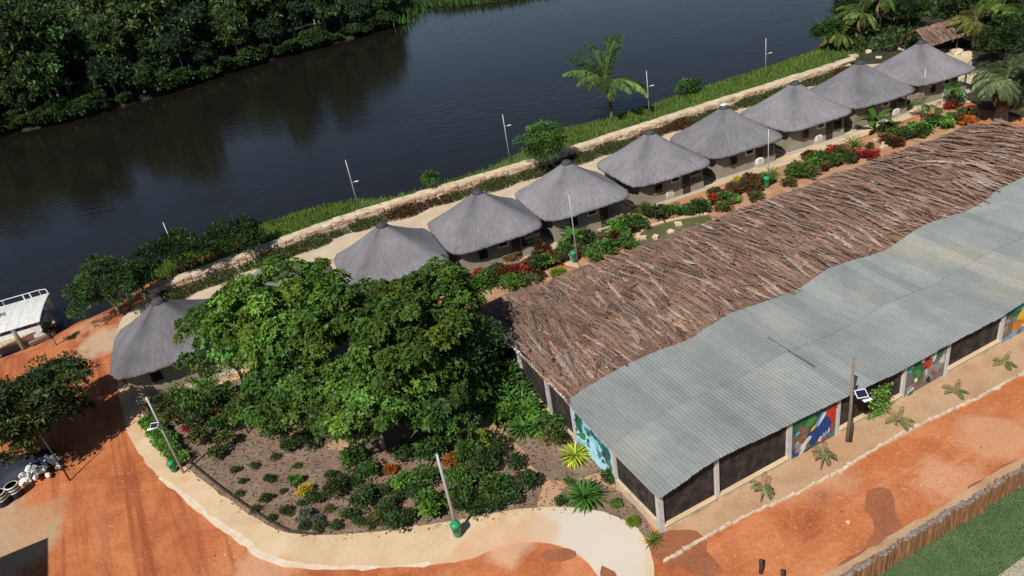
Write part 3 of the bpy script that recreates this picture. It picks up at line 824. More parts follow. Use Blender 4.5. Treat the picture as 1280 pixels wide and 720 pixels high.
def metal_mat():
    m = nmat('galvanised_sheet', [(.3, (.235, .255, .252)), (.55, (.285, .305, .298)), (.8, (.335, .348, .335))], scale=.35, detail=7, rough=.55, metal=.25, spec=.4, bump=.1, bscale=5, bdist=.02,
             fine=(2.2, .06), ramp2=(.56, .74, (.36, .345, .28)), scale2=.18)
    t = m.node_tree; N = t.nodes; L = t.links; b = N['Principled BSDF']
    src = b.inputs['Base Color'].links[0].from_socket
    oi = N.new('ShaderNodeObjectInfo'); mr = N.new('ShaderNodeMapRange'); mr.inputs[3].default_value = .87; mr.inputs[4].default_value = 1.10
    L.new(oi.outputs['Random'], mr.inputs[0])
    mm = N.new('ShaderNodeVectorMath'); mm.operation = 'SCALE'; L.new(src, mm.inputs[0]); L.new(mr.outputs[0], mm.inputs['Scale'])
    L.new(mm.outputs[0], b.inputs['Base Color'])
    return m
MAT['metal'] = metal_mat()
roof = thing('metal_roof', (0, 0, 0), None, None); roof.parent = shed
rs = random.Random(8)
def sheet_panel(s0, w_, t0f, t1f, lift, nt=7):
    pitch = .24; ncor = int(round(w_ / pitch)); xs = []
    for k in range(ncor):
        for fr, h in ((0, 0), (.30, 0), (.42, 1), (.58, 1), (.70, 0)): xs.append(((k + fr) * pitch, h))
    xs.append((ncor * pitch, 0))
    vs, fs = [], []
    jl, sk = rs.uniform(-.05, .05), rs.uniform(-.0006, .0006)
    for j in range(nt + 1):
        for x, h in xs:
            s = s0 + x
            tf, tj = -.42 + jl * .6, TJ + JK * s + .12 + jl
            t = tf + (tj - tf) * (t0f + (t1f - t0f) * j / nt)
            k = (t + .3) / (TJ + JK * s + .3)
            z = zfs(s) * (1 - k) + (zjs(s) + .04) * k - .10 * math.sin(math.pi * min(max(k, 0), 1)) + lift + h * .027 + .008 * math.sin(s * 9 + t * 3)
            vs.append(SL(s + sk * j, t, z))
    n = len(xs)
    for j in range(nt):
        for i in range(n - 1): fs.append((j * n + i, j * n + i + 1, (j + 1) * n + i + 1, (j + 1) * n + i))
    mk('roof_sheet', vs, fs, MAT['metal'], roof)
s = -.32; k = 0
while s < SLEN - .2:
    sheet_panel(s, .96, .0, .53, .0); sheet_panel(s, .96, .50, 1.0, .03)
    s += .955; k += 1
# loose dark strap on the sheets
a_ = [on_plane(960, 397, 5.6, 0), on_plane(1020, 438, 2.2, 0)]
st = []
for q in range(9):
    k = q / 8; s_ = a_[0][0] * (1 - k) + a_[1][0] * k; t_ = 5.6 * (1 - k) + 2.2 * k
    kk = (t_ + .3) / (TJ + JK * s_ + .3)
    st.append(SL(s_, t_, zfs(s_) * (1 - kk) + zjs(s_) * kk - .1 * math.sin(math.pi * kk) + .075))
MB().tube(st, .03, 5).build('strap', MAT['charcoal'], roof)

# ---- posts, base walls, nets, murals on the long front
post_px = [(895, 595), (985, 558), (1046, 522), (1128, 478), (1183, 446), (1250, 413)]
ps = [0.0] + [on_plane(x, y, 0)[0] for x, y in post_px]
ps += [ps[-1] + 4.6 * k for k in range(1, 6)]
print('posts', [round(x, 2) for x in ps])
ps[-1] = SLEN
for i in range(1, len(ps)):
    if ps[i] > SLEN: ps[i] = SLEN
ps = sorted(set(ps))
TF0 = tz_far(0)
def post(s, t, z1, wd=.26, mat='whitewash', dp=.24):
    m_ = MB(); p = SL(s, t, 0)
    m_.box((p[0], p[1], z1 / 2 - .1), (wd, dp, z1 + .2), ANG, .015)
    return m_.build('post', MAT[mat], shed)
def panel_box(name, s0, s1, t, z0, z1, mat, thick=.08, parent=None, top=None):
    """upright panel along the length; top edge may follow the roof"""
    n = 6; vs, fs = [], []
    for q in range(n + 1):
        s = s0 + (s1 - s0) * q / n; zt = z1 if top is None else top(s)
        for dt in (-thick / 2, thick / 2):
            vs.append(SL(s, t + dt, z0)); vs.append(SL(s, t + dt, zt))
    for q in range(n):
        a = q * 4; b = a + 4
        fs += [(a, b, b + 1, a + 1), (a + 3, b + 3, b + 2, a + 2), (a + 1, b + 1, b + 3, a + 3), (a + 2, b + 2, b, a)]
    fs += [(0, 1, 3, 2), (n * 4 + 2, n * 4 + 3, n * 4 + 1, n * 4)]
    return mk(name, vs, fs, MAT[mat] if isinstance(mat, str) else mat, parent or shed)
for i, s in enumerate(ps): post(s, 0, zfs(s) - .06, .30 if i in (0, 2, 6) else .22)

# painted murals: flat paint shapes on plastered panels
PAINT = {}
def paint(c):
    key = tuple(round(x, 3) for x in c)
    if key not in PAINT: PAINT[key] = flat('mural_paint_%d' % len(PAINT), c, rough=.8, var=.22, sc=2.5)
    return PAINT[key]
def mural(s0, s1, t, base, shapes, seed, along=True, top=None, zb=.0):
    rng = random.Random(seed)
    if along: pn = panel_box('mural_wall', s0, s1, t, zb, None, paint(base), .1, top=top)
    else: pn = end_panel('mural_wall', s0, s1, zb, paint(base), .1)
    layer = 0
    pal = [q_[0] for q_ in shapes]
    shapes = list(shapes) + [(rng.choice(pal), rng.random(), rng.random(), rng.uniform(.02, .06), rng.uniform(.02, .09), rng.uniform(-1, 1), rng.choice(['leaf', 'blob', 'leaf', 'spiky'])) for _ in range(22)]
    for c, u0, v0, ru, rv, rot, kind in shapes:
        n = 18; pts = []
        layer += 1
        for q in range(n):
            th = 2 * math.pi * q / n
            if kind == 'leaf': x, y = ru * math.cos(th), rv * math.sin(th) * abs(math.cos(th * .5)) ** .5
            elif kind == 'spiky':
                f = 1 if q % 2 else .5; x, y = ru * math.cos(th) * f, rv * math.sin(th) * f
            else:
                f = 1 + .22 * math.sin(3 * th + seed + layer) + rng.uniform(-.1, .1); x, y = ru * math.cos(th) * f, rv * math.sin(th) * f
            xr, yr = x * math.cos(rot) - y * math.sin(rot), x * math.sin(rot) + y * math.cos(rot)
            uu, vv = min(.985, max(.015, u0 + xr)), min(.97, max(.02, v0 + yr))
            ss = s0 + (s1 - s0) * uu
            if along:
                zt = top(ss) - .04; pts.append(SL(ss, t - .05 - .003 * layer, zb + (zt - zb) * vv))
            else:
                zt = end_top(ss) - .06; pts.append(SL(-.05 - .003 * layer, ss, zb + (zt - zb) * vv))
        mk('painted_shape', pts, [tuple(range(n)) if along else tuple(range(n))[::-1]], paint(c), pn)
    return pn
topf = lambda s: zfs(s) - .09
G1, G2, B1, B2, RD, WH, BR, YE, TQ, GY = (.02, .12, .05), (.06, .22, .06), (.02, .05, .22), (.15, .33, .55), (.5, .04, .02), (.65, .63, .6), (.20, .12, .07), (.65, .42, .03), (.05, .30, .33), (.25, .24, .23)
bay_kind = ['net', 'net', 'mural1', 'net', 'mural2', 'net', 'mural3', 'net', 'mural1', 'net', 'mural2', 'net']
for i in range(len(ps) - 1):
    s0, s1 = ps[i] + .13, ps[i + 1] - .13
    if s1 - s0 < .4: continue
    k = bay_kind[i]
    if k == 'net':
        bw = panel_box('base_wall', s0, s1, -.04, -.1, .34, 'stone', .26)
        m_ = MB(); p = SL((s0 + s1) / 2, -.05, .39); m_.box(p, (s1 - s0 + .02, .34, .10), ANG, .02); m_.build('coping', MAT['concrete'], bw)
        panel_box('shade_net', s0, s1, .03, .34, None, 'net', .02, top=lambda s: zfs(s) - .02)
        for q in (1, 2):
            sq = s0 + (s1 - s0) * q / 3; post(sq, .09, zfs(sq) - .08, .05, 'darkwood', .05)
    elif k == 'mural1':
        mural(s0, s1, .0, (.10, .14, .12), [
            (B1, .55, .35, .52, .36, .5, 'blob'), (G1, .3, .75, .35, .22, .3, 'blob'), (G2, .42, .70, .16, .12, .8, 'leaf'), (BR, .22, .42, .14, .30, -.2, 'blob'), (BR, .30, .2, .10, .2, .3, 'leaf'),
            (GY, .20, .22, .10, .14, .5, 'blob'), (WH, .32, .25, .16, .07, .7, 'leaf'), (B2, .62, .66, .22, .05, .95, 'leaf'), (WH, .68, .66, .20, .04, 1.0, 'leaf'), (RD, .88, .68, .10, .18, .3, 'blob'),
            (RD, .93, .45, .06, .25, 0, 'blob'), (YE, .48, .52, .08, .05, .6, 'leaf'), (G1, .75, .88, .2, .1, 0, 'spiky'), (B2, .75, .2, .14, .1, .4, 'spiky'), (WH, .25, .1, .12, .05, .9, 'leaf')], 3, top=topf)
    elif k == 'mural2':
        mural(s0, s1, .0, (.16, .16, .15), [
            (TQ, .3, .8, .3, .22, .2, 'blob'), (G1, .35, .62, .2, .28, 0, 'blob'), (GY, .7, .35, .28, .2, .4, 'blob'), (G2, .28, .5, .1, .16, .5, 'leaf'), (RD, .52, .68, .09, .2, .1, 'blob'), (WH, .50, .42, .05, .12, .2, 'leaf'),
            (WH, .70, .78, .04, .2, -.2, 'leaf'), (G1, .82, .8, .14, .2, 0, 'spiky'), (B2, .15, .22, .12, .08, .3, 'blob'), (WH, .18, .12, .14, .05, .3, 'blob'), (BR, .3, .2, .07, .22, .2, 'leaf'),
            ((.5, .48, .45), .9, .55, .07, .12, 0, 'blob'), ((.03, .03, .03), .6, .15, .05, .1, .4, 'blob'), (BR, .42, .3, .05, .18, -.3, 'leaf')], 5, top=topf)
    else:
        mural(s0, s1, .0, (.12, .20, .20), [
            (G1, .15, .8, .2, .22, 0, 'blob'), (TQ, .6, .85, .35, .12, .1, 'blob'), (BR, .12, .4, .12, .26, .2, 'blob'), (GY, .06, .3, .06, .2, 0, 'blob'), (YE, .45, .55, .15, .34, -.4, 'leaf'), ((.75, .5, .05), .60, .5, .14, .32, -.5, 'leaf'),
            ((.6, .18, .02), .35, .3, .16, .15, .3, 'blob'), (B2, .5, .10, .48, .08, 0, 'blob'), (B2, .75, .75, .12, .2, .5, 'leaf'), (WH, .7, .85, .06, .12, .4, 'leaf'), (BR, .85, .4, .1, .25, 0, 'blob')], 8, top=topf)

# ---- gable end on the garden side
def end_top(t):
    if t <= TJ: k = (t + .3) / (TJ + .3); return zfs(0) * (1 - k) + zjs(0) * k - .1 * math.sin(math.pi * max(0, k)) - .02
    return thatch_z(.3, t) - .12
def end_panel(name, t0, t1, z0, mat, thick, z1=None, dx=0):
    n = 8; vs, fs = [], []
    for q in range(n + 1):
        t = t0 + (t1 - t0) * q / n; zt = end_top(t) - .05 if z1 is None else z1
        for ds in (-thick / 2, thick / 2):
            vs.append(SL(ds + dx, t, z0)); vs.append(SL(ds + dx, t, zt))
    for q in range(n):
        a = q * 4; b = a + 4
        fs += [(a + 1, b + 1, b, a), (a + 2, b + 2, b + 3, a + 3), (a + 3, b + 3, b + 1, a + 1), (a, b, b + 2, a + 2)]
    fs += [(2, 3, 1, 0), (n * 4, n * 4 + 1, n * 4 + 3, n * 4 + 2)]
    return mk(name, vs, fs, MAT[mat] if isinstance(mat, str) else mat, shed)
te = [0, 3.9, 8.0, 11.0, 14.6, 18.2, TF0 - .3]
for t in te[1:]: post(0, t, end_top(t) - .03, .24, 'whitewash', .24)
for i in range(len(te) - 1):
    t0, t1 = te[i] + .13, te[i + 1] - .13
    if i == 1:
        DK = (.03, .10, .10)
        mural(t0, t1, 0, (.30, .60, .74), [((.40, .68, .80), .5, .3, .45, .26, 0, 'blob'), (DK, .85, .8, .14, .16, .2, 'spiky'), (G1, .88, .62, .1, .22, .1, 'blob'), ((.05, .2, .2), .62, .72, .16, .1, -.3, 'spiky'), (DK, .45, .78, .16, .1, .2, 'spiky'),
              ((.05, .2, .2), .30, .75, .12, .14, .1, 'spiky'), (DK, .15, .6, .1, .28, 0, 'blob'), ((.05, .2, .2), .1, .35, .07, .2, .2, 'leaf'), (G2, .8, .42, .07, .16, .6, 'leaf'), (WH, .3, .9, .2, .04, 0, 'leaf')], 12, along=False)
        continue
    bw = end_panel('base_wall', t0, t1, -.1, 'stone', .28, .55 if i == 0 else .45)
    end_panel('shade_net', t0, t1, .45, 'net', .02, None, .05)
    for q in (1, 2):
        tq = t0 + (t1 - t0) * q / 3; post(.10, tq, end_top(tq) - .1, .05, 'darkwood', .05)
# rear posts and edge beams
m_ = MB(); m_.tube([SL(0, t, end_top(t) - .13) for t in np.linspace(-.2, TF0 - .2, 14)], .08, 6); m_.build('edge_beam', MAT['whitewash'], shed)
m_ = MB(); m_.tube([SL(s, TJ + JK * s, zjs(s) - .12) for s in np.linspace(0, SLEN, 40)], .09, 6); m_.build('ridge_beam', MAT['darkwood'], shed)
for s in np.arange(4, SLEN, 5.0):
    post(s, TJ + JK * s, zjs(s) - .15, .2); post(s, tz_far(s) - .4, 2.5, .2)
vs = [SL(.3, .3, .06), SL(SLEN - .3, .3, .06), SL(SLEN - .3, tz_far(SLEN) - .2, .06), SL(.3, TF0 - .2, .06)]
mk('shed_floor', vs, [(0, 1, 2, 3)], MAT['soil'], shed)

# ---- palm thatch
troof = thing('thatch_roof', (0, 0, 0), None, None); troof.parent = shed
NS, NT = 100, 28; vs, fs = [], []
rg = np.random.default_rng(3)
for i in range(NS + 1):
    s = -.1 + (SLEN + .3) * i / NS
    ed = rg.normal(0, .10)
    for j in range(NT + 1):
        tj = TJ + JK * s - .1; tf = tz_far(s) + ed
        t = tj + (tf - tj) * j / NT
        vs.append(SL(s + (ed if i in (0, NS) else 0), t, thatch_z(s, t) - .04 + rg.normal(0, .015)))
for i in range(NS):
    for j in range(NT): fs.append((i * (NT + 1) + j, (i + 1) * (NT + 1) + j, (i + 1) * (NT + 1) + j + 1, i * (NT + 1) + j + 1))
MAT['thatch_under'] = nmat('matted_palm_thatch', [(.3, (.115, .069, .050)), (.55, (.195, .122, .090)), (.8, (.29, .20, .15))], scale=1.6, detail=9, rough=.95, bump=.9, bscale=7, bdist=.06,
                           coord='pos', fine=(6, .3))
mk('thatch_mat', vs, fs, MAT['thatch_under'], troof)

def frond_geo(seed, length=3.0, wid=.55, nl=34):
    """a dried palm leaf lying flat: x along the rib"""
    rg_ = np.random.default_rng(seed)
    vs, fs, cs = [], [], []
    base = np.array([.245, .152, .112]) * rg_.uniform(.74, 1.22)
    kind = rg_.random()
    if kind > .9: base = np.array([.34, .255, .205]) * rg_.uniform(.85, 1.1)
    elif kind < .22: base = np.array([.24, .19, .17]) * rg_.uniform(.8, 1.15)
    ribc = base * rg_.uniform(.9, 1.25) if seed % 4 else np.array([.36, .26, .20])
    bend = rg_.uniform(-.14, .14)
    def ctr(k): return np.array([length * k, bend * k * k, .02 + .05 * math.sin(k * 3.1)])
    # rib
    n = 6
    for i in range(n + 1):
        k = i / n; c = ctr(k); w_ = .02 * (1 - .8 * k) + .004
        vs += [c + (0, -w_, .02), c + (0, w_, .02), c + (0, 0, .05)]; cs += [ribc] * 3
        if i:
            a = (i - 1) * 3; b = i * 3
            fs += [(a, b, b + 2, a + 2), (a + 2, b + 2, b + 1, a + 1)]
    for i in range(nl):
        k = .06 + .92 * i / nl; c = ctr(k)
        for sg in (-1, 1):
            if rg_.random() < .08: continue
            ln = wid * (math.sin(math.pi * min(1, .12 + k * .9)) * .75 + .3) * rg_.uniform(.75, 1.2)
            ang = rg_.normal(.36, .16)
            d = np.array([math.cos(ang), sg * math.sin(ang), 0]); nn = np.array([-d[1], d[0], 0])
            w_ = rg_.uniform(.014, .03)
            z1 = rg_.uniform(-.02, .035); z2 = rg_.uniform(-.04, .02)
            tint = base * (rg_.uniform(.68, 1.25) if rg_.random() > .06 else 1.7)
            o = len(vs)
            vs += [c - nn * w_ * .6, c + nn * w_ * .6, c + d * ln * .55 + nn * w_ + (0, 0, z1), c + d * ln * .55 - nn * w_ + (0, 0, z1 + .02), c + d * ln + (0, 0, z2)]
            cs += [tint] * 5
            fs += [(o, o + 1, o + 2, o + 3), (o + 3, o + 2, o + 4)]
    return np.array(vs), fs, np.array(cs)
FV = []
for k in range(14):
    v_, f_, c_ = frond_geo(500 + k, 2.6 + .12 * (k % 7), .45 + .03 * (k % 5))
    me = _mesh('palm_frond', v_, f_); me.materials.append(MAT['frond_dry'])
    a = me.attributes.new('col', 'FLOAT_COLOR', 'POINT'); c4 = np.ones((len(c_), 4), np.float32); c4[:, :3] = c_; a.data.foreach_set('color', c4.ravel())
    FV.append((me, v_, f_, c_))
r7 = random.Random(77)
spots = []
row = 0
tmax = tz_far(0)
t = .12
while t < tmax - TJ + .2:
    s = r7.uniform(-.2, .4)
    while s < SLEN + .2:
        spots.append((s + r7.uniform(-.2, .2), TJ + JK * s + max(.06, t + r7.uniform(-.45, .45)))); s += r7.uniform(.42, .66)
    t += .92; row += 1
def frond_matrix(s, t, i):
    # ribs run down the slope towards the metal, skewed and scattered
    ang = ANG - math.pi / 2 + r7.gauss(-.08, .12)
    if r7.random() < .04: ang += r7.uniform(-1.1, 1.1)
    if r7.random() < .25: ang += math.pi
    p = SL(s, t, 0)
    z = thatch_z(s, t) + r7.uniform(.0, .07)
    e = .8
    dz = (thatch_z(s + e * math.cos(ang - ANG), t + e * math.sin(ang - ANG)) - thatch_z(s, t)) / e
    M_ = Matrix.Translation((p[0], p[1], z)) @ Matrix.Rotation(ang, 4, 'Z') @ Matrix.Rotation(-math.atan(dz), 4, 'Y') @ Matrix.Rotation(r7.gauss(0, .05), 4, 'X')
    sc = r7.uniform(.75, 1.1)
    return M_ @ Matrix.Diagonal((sc, sc * r7.uniform(.8, 1.15), 1, 1)), ang
def frond_ok(s, t, ang):
    e = 2.6
    s2, t2 = s + e * math.cos(ang - ANG), t + e * math.sin(ang - ANG)
    return TJ + JK * s2 - .3 < t2 < tz_far(s2) + .35 and -.4 < s2 < SLEN + .5 and -.3 < s < SLEN + .3 and TJ + JK * s < t < tz_far(s) + .3
cand = []
for i, (s, t) in enumerate(spots):
    for tries in range(14):
        M_, ang = frond_matrix(s, t, i)
        if frond_ok(s, t, ang): cand.append((s, t, M_)); break
# nearest fronds one by one, the rest as one mat of leaves
cand.sort(key=lambda c: np.linalg.norm(ST(c[0], c[1], 3) - np.array([0, 0, CAM_H])))
print('fronds', len(cand))
for s, t, M_ in cand[:300]:
    o = bpy.data.objects.new('palm_frond', FV[r7.randrange(14)][0]); COL.objects.link(o); o.parent = troof; o.matrix_local = M_
VV, FF, CC = [], [], []; off = 0
for s, t, M_ in cand[300:]:
    me, v_, f_, c_ = FV[r7.randrange(14)]
    A = np.array(M_); VV.append(v_ @ A[:3, :3].T + A[:3, 3]); FF += [tuple(i + off for i in f) for f in f_]; CC.append(c_ * r7.uniform(.75, 1.25)); off += len(v_)
o = mk('palm_fronds', np.concatenate(VV), FF, MAT['frond_dry'], troof, col=np.concatenate(CC)); o['kind'] = 'stuff'

# ================================================================== VEGETATION
def unit(a): return a / (np.linalg.norm(a, axis=-1, keepdims=True) + 1e-9)
def leaf_quads(P, D, L, Wd, rg, col, cvar=.3, sag=.15):
    """P points, D directions, L lengths, Wd widths -> folded leaf blades"""
    n = len(P); L = np.broadcast_to(L, (n,))[:, None]; Wd = np.broadcast_to(Wd, (n,))[:, None]
    side = unit(np.cross(D, rg.normal(size=(n, 3)) * .6 + np.array([0, 0, 1.0])))
    up = np.cross(side, D)
    a = P; m = P + D * L * .5; e = P + D * L - np.array([0, 0, 1]) * L * sag
    l = m + side * Wd * .5 + up * Wd * .12; r = m - side * Wd * .5 + up * Wd * .12
    V_ = np.stack([a, r, e, l], 1).reshape(-1, 3)
    F_ = np.arange(4 * n).reshape(n, 4)
    c = np.array(col)[None] * np.exp(rg.normal(0, cvar, (n, 1))) * (1 + rg.normal(0, .08, (n, 3)))
    return V_, F_, np.repeat(np.clip(c, .004, .9), 4, axis=0)

def cat_geo(parts):
    Vs, Fs, Cs = [], [], []; o = 0
    for v_, f_, c_ in parts: Vs.append(v_); Fs.append(f_ + o); Cs.append(c_); o += len(v_)
    return np.concatenate(Vs), np.concatenate(Fs), np.concatenate(Cs)

def sph(rg, n): return unit(rg.normal(size=(n, 3)))

def crown_geo(seed, rx, ry, rz, z0, clumps, per, clr, leafL, leafW, col, rosette=0, flat_top=0.0, cvar=.3, shell=.55):
    """leaf clumps through the volume of a crown whose centre is z0 above the base"""
    rg = np.random.default_rng(seed)
    d = sph(rg, clumps); d[:, 2] = np.where(d[:, 2] < -.35, -d[:, 2], d[:, 2])
    rad = (shell + (1 - shell) * rg.random(clumps) ** .6)[:, None]
    wob = (1 + .22 * np.sin(3 * np.arctan2(d[:, 1], d[:, 0]) + seed) + .15 * np.sin(5 * d[:, 2] + seed * 2))[:, None]
    C = d * rad * wob * np.array([rx, ry, rz]) + np.array([0, 0, z0])
    parts = []
    cl = clr * rg.uniform(.6, 1.35, clumps)
    tint = np.exp(rg.normal(0, .28, clumps))
    hue = rg.normal(0, .10, clumps)
    q = sph(rg, clumps * per).reshape(clumps, per, 3)
    q[..., 2] = np.where(q[..., 2] < -.2, -q[..., 2] * .8, q[..., 2])
    P = C[:, None] + q * cl[:, None, None] * (.55 + .45 * rg.random((clumps, per, 1))) * np.array([1, 1, .72])
    N_ = unit(q + np.array([0, 0, .35]) + .5 * d[:, None])
    P = P.reshape(-1, 3); N_ = N_.reshape(-1, 3)
    colr = np.array(col)[None] * np.repeat(tint, per)[:, None] * np.stack([1 + np.repeat(hue, per), np.ones(clumps * per), 1 - np.repeat(hue, per)], 1)
    if rosette:
        e1 = unit(np.cross(N_, np.array([.3, .5, .1]) + 0 * N_)); e2 = np.cross(N_, e1)
        out = []
        ph = rg.uniform(0, 6.28, len(P))
        for k in range(rosette):
            th = ph + 2 * math.pi * k / rosette + rg.normal(0, .2, len(P))
            el = rg.uniform(.15, .75, len(P))
            D = unit((np.cos(th)[:, None] * e1 + np.sin(th)[:, None] * e2) * np.cos(el)[:, None] + N_ * np.sin(el)[:, None])
            v_, f_, c_ = leaf_quads(P, D, leafL * rg.uniform(.7, 1.2, len(P)), leafW * rg.uniform(.8, 1.15, len(P)), rg, (1, 1, 1), cvar)
            out.append((v_, f_, c_ * np.repeat(colr, 4, axis=0)))
        g = cat_geo(out)
    else:
        D = unit(N_ * .7 + sph(rg, len(P)) * .8)
        v_, f_, c_ = leaf_quads(P, D, leafL * rg.uniform(.6, 1.3, len(P)), leafW * rg.uniform(.7, 1.2, len(P)), rg, (1, 1, 1), cvar)
        g = (v_, f_, c_ * np.repeat(colr, 4, axis=0))
    return g, C

def geo_mesh(name, g, mat):
    me = _mesh(name, g[0], g[1]); me.materials.append(mat)
    a = me.attributes.new('col', 'FLOAT_COLOR', 'POINT'); c4 = np.ones((len(g[2]), 4), np.float32); c4[:, :3] = g[2]; a.data.foreach_set('color', c4.ravel())
    return me

def trunk_mb(seed, C, h_fork, r0, nlimb=9, lean=(0, 0)):
    rg = np.random.default_rng(seed); m_ = MB()
    top = np.array([lean[0], lean[1], h_fork])
    m_.tube([(0, 0, -.3), (lean[0] * .3, lean[1] * .3, h_fork * .4), top], [r0 * 1.25, r0 * .95, r0 * .8], 8)
    near = np.argsort(np.hypot(C[:, 0], C[:, 1]))[:int(len(C) * .55)]; idx = rg.permutation(near)[:nlimb]
    for i in idx:
        e = C[i] * .7 + top * .3; mid = top * .5 + e * .5 + rg.normal(0, .25, 3) + np.array([0, 0, .3])
        m_.tube([top - (0, 0, .2), mid, e], [r0 * .5, r0 * .28, r0 * .07], 5)
        for k in range(2):
            e2 = e + rg.normal(0, .9, 3); m_.tube([mid, mid * .4 + e2 * .6, e2], [r0 * .22, r0 * .12, r0 * .04], 4)
    return m_

def tree(name, px, py, label, cat, crown_args, h_fork, r0, group=None, z=0, bark='bark', nlimb=9, lean=(0, 0), seed=1, rz=0):
    p = G(px, py, z)
    t = thing(name, p, label, cat, group, rz)
    g, C = crown_geo(seed=seed, **crown_args)
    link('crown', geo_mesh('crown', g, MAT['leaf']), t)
    trunk_mb(seed + 1, C, h_fork, r0, nlimb, lean).build('trunk', MAT[bark], t, smooth=True)
    return t

GREEN, DGREEN, BGREEN, LIME = (.045, .095, .02), (.022, .05, .014), (.07, .155, .028), (.15, .22, .03)
# ---- the large almond-like tree in the middle: several spreading heads of leaf rosettes
BT = dict(clumps=175, per=42, clr=.90, leafL=.30, leafW=.15, rosette=6, cvar=.36, shell=.3)
tree('broadleaf_tree', 385, 500, 'large spreading broad-leaved tree in the middle garden, its left main crown', 'tree',
     dict(rx=5.8, ry=5.2, rz=3.1, z0=6.0, col=(.10, .18, .028), **BT), 3.0, .26, 'big garden trees', nlimb=16, bark='bark_pale', seed=11)
tree('broadleaf_tree', 532, 510, 'large spreading broad-leaved tree beside the shed end, right main crown', 'tree',
     dict(rx=4.9, ry=4.8, rz=3.0, z0=5.8, col=(.10, .185, .03), **BT), 3.0, .24, 'big garden trees', nlimb=14, bark='bark_pale', seed=12)
tree('broadleaf_tree', 480, 560, 'bright lower broad-leaved tree in front of the two large crowns', 'tree',
     dict(rx=3.7, ry=3.0, rz=2.0, z0=3.9, col=(.092, .175, .03), clumps=70, per=40, clr=.95, leafL=.33, leafW=.16, rosette=6, cvar=.28, shell=.45), 2.3, .16, 'big garden trees', nlimb=10, bark='bark_pale', seed=13)
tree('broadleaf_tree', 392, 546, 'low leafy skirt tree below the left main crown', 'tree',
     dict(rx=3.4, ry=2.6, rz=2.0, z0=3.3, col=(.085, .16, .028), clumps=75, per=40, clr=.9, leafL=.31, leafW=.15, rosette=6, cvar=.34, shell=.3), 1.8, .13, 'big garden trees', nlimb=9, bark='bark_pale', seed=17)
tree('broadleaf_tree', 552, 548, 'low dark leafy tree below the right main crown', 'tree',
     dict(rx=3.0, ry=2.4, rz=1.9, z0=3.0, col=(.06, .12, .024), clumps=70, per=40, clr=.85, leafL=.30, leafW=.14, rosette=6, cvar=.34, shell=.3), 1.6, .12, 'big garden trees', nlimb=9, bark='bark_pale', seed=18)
tree('broadleaf_tree', 322, 470, 'smaller broad-leaved tree joining the big crowns at their left side', 'tree',
     dict(rx=3.2, ry=2.8, rz=2.4, z0=4.6, col=(.075, .15, .025), clumps=70, per=42, clr=.95, leafL=.33, leafW=.16, rosette=6, cvar=.28, shell=.45), 2.4, .16, 'big garden trees', nlimb=9, bark='bark_pale', seed=16)
tree('feathery_tree', 312, 496, 'dark feathery tree leaning over the leftmost hut roof edge', 'tree',
     dict(rx=2.3, ry=1.9, rz=1.9, z0=3.7, col=(.025, .075, .028), clumps=80, per=90, clr=.7, leafL=.32, leafW=.05, cvar=.25), 2.4, .14, seed=14)
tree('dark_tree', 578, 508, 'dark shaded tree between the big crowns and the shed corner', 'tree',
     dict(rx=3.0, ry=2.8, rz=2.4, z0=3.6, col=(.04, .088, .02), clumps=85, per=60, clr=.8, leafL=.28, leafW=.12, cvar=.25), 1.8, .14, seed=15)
# ---- trees by the landing and along the wall
ST_ = dict(clumps=80, per=110, clr=.75, leafL=.30, leafW=.12, cvar=.28)
tree('shore_tree', 152, 398, 'round green tree at the water edge behind the leftmost hut', 'tree', dict(rx=2.9, ry=2.6, rz=2.1, z0=3.0, col=(.04, .085, .02), **ST_), 1.6, .17, 'trees on the river bank', z=-.6, nlimb=10, seed=21, bark='bark_pale')
tree('shore_tree', 232, 350, 'dark round tree rising over the wall beside the leftmost hut', 'tree', dict(rx=2.5, ry=2.2, rz=1.7, z0=2.9, col=(.03, .068, .018), **ST_), 1.6, .13, 'trees on the river bank', seed=22)
tree('shore_tree', 303, 322, 'dense green tree by the wall behind the hidden second hut', 'tree', dict(rx=2.6, ry=2.1, rz=1.6, z0=2.1, col=(.035, .08, .02), **ST_), 1.0, .13, 'trees on the river bank', seed=23)
tree('shore_tree', 183, 372, 'low dark bush tree between the water edge tree and wall', 'tree', dict(rx=1.6, ry=1.4, rz=1.3, z0=2.0, col=(.03, .06, .016), **{**ST_, 'clumps': 45}), 1.0, .10, 'trees on the river bank', seed=24)
tree('wall_tree', 684, 214, 'upright leafy tree on the wall between fourth and fifth huts', 'tree', dict(rx=2.1, ry=1.9, rz=2.7, z0=2.6, col=(.055, .115, .028), **{**ST_, 'clumps': 90}), 1.2, .12, 'trees on the river bank', seed=25)
tree('wall_tree', 541, 238, 'small round bush growing on top of the river wall', 'bush', dict(rx=.85, ry=.85, rz=.75, z0=1.1, col=(.05, .11, .025), clumps=30, per=60, clr=.45, leafL=.25, leafW=.12), .5, .06, seed=26, z=.3)
tree('bank_bush', 860, 124, 'flat spreading bush leaning over the river right of the palm', 'bush', dict(rx=1.7, ry=1.0, rz=.8, z0=1.4, col=(.06, .14, .03), clumps=36, per=60, clr=.5, leafL=.32, leafW=.14), .7, .06, seed=27, z=-.6)
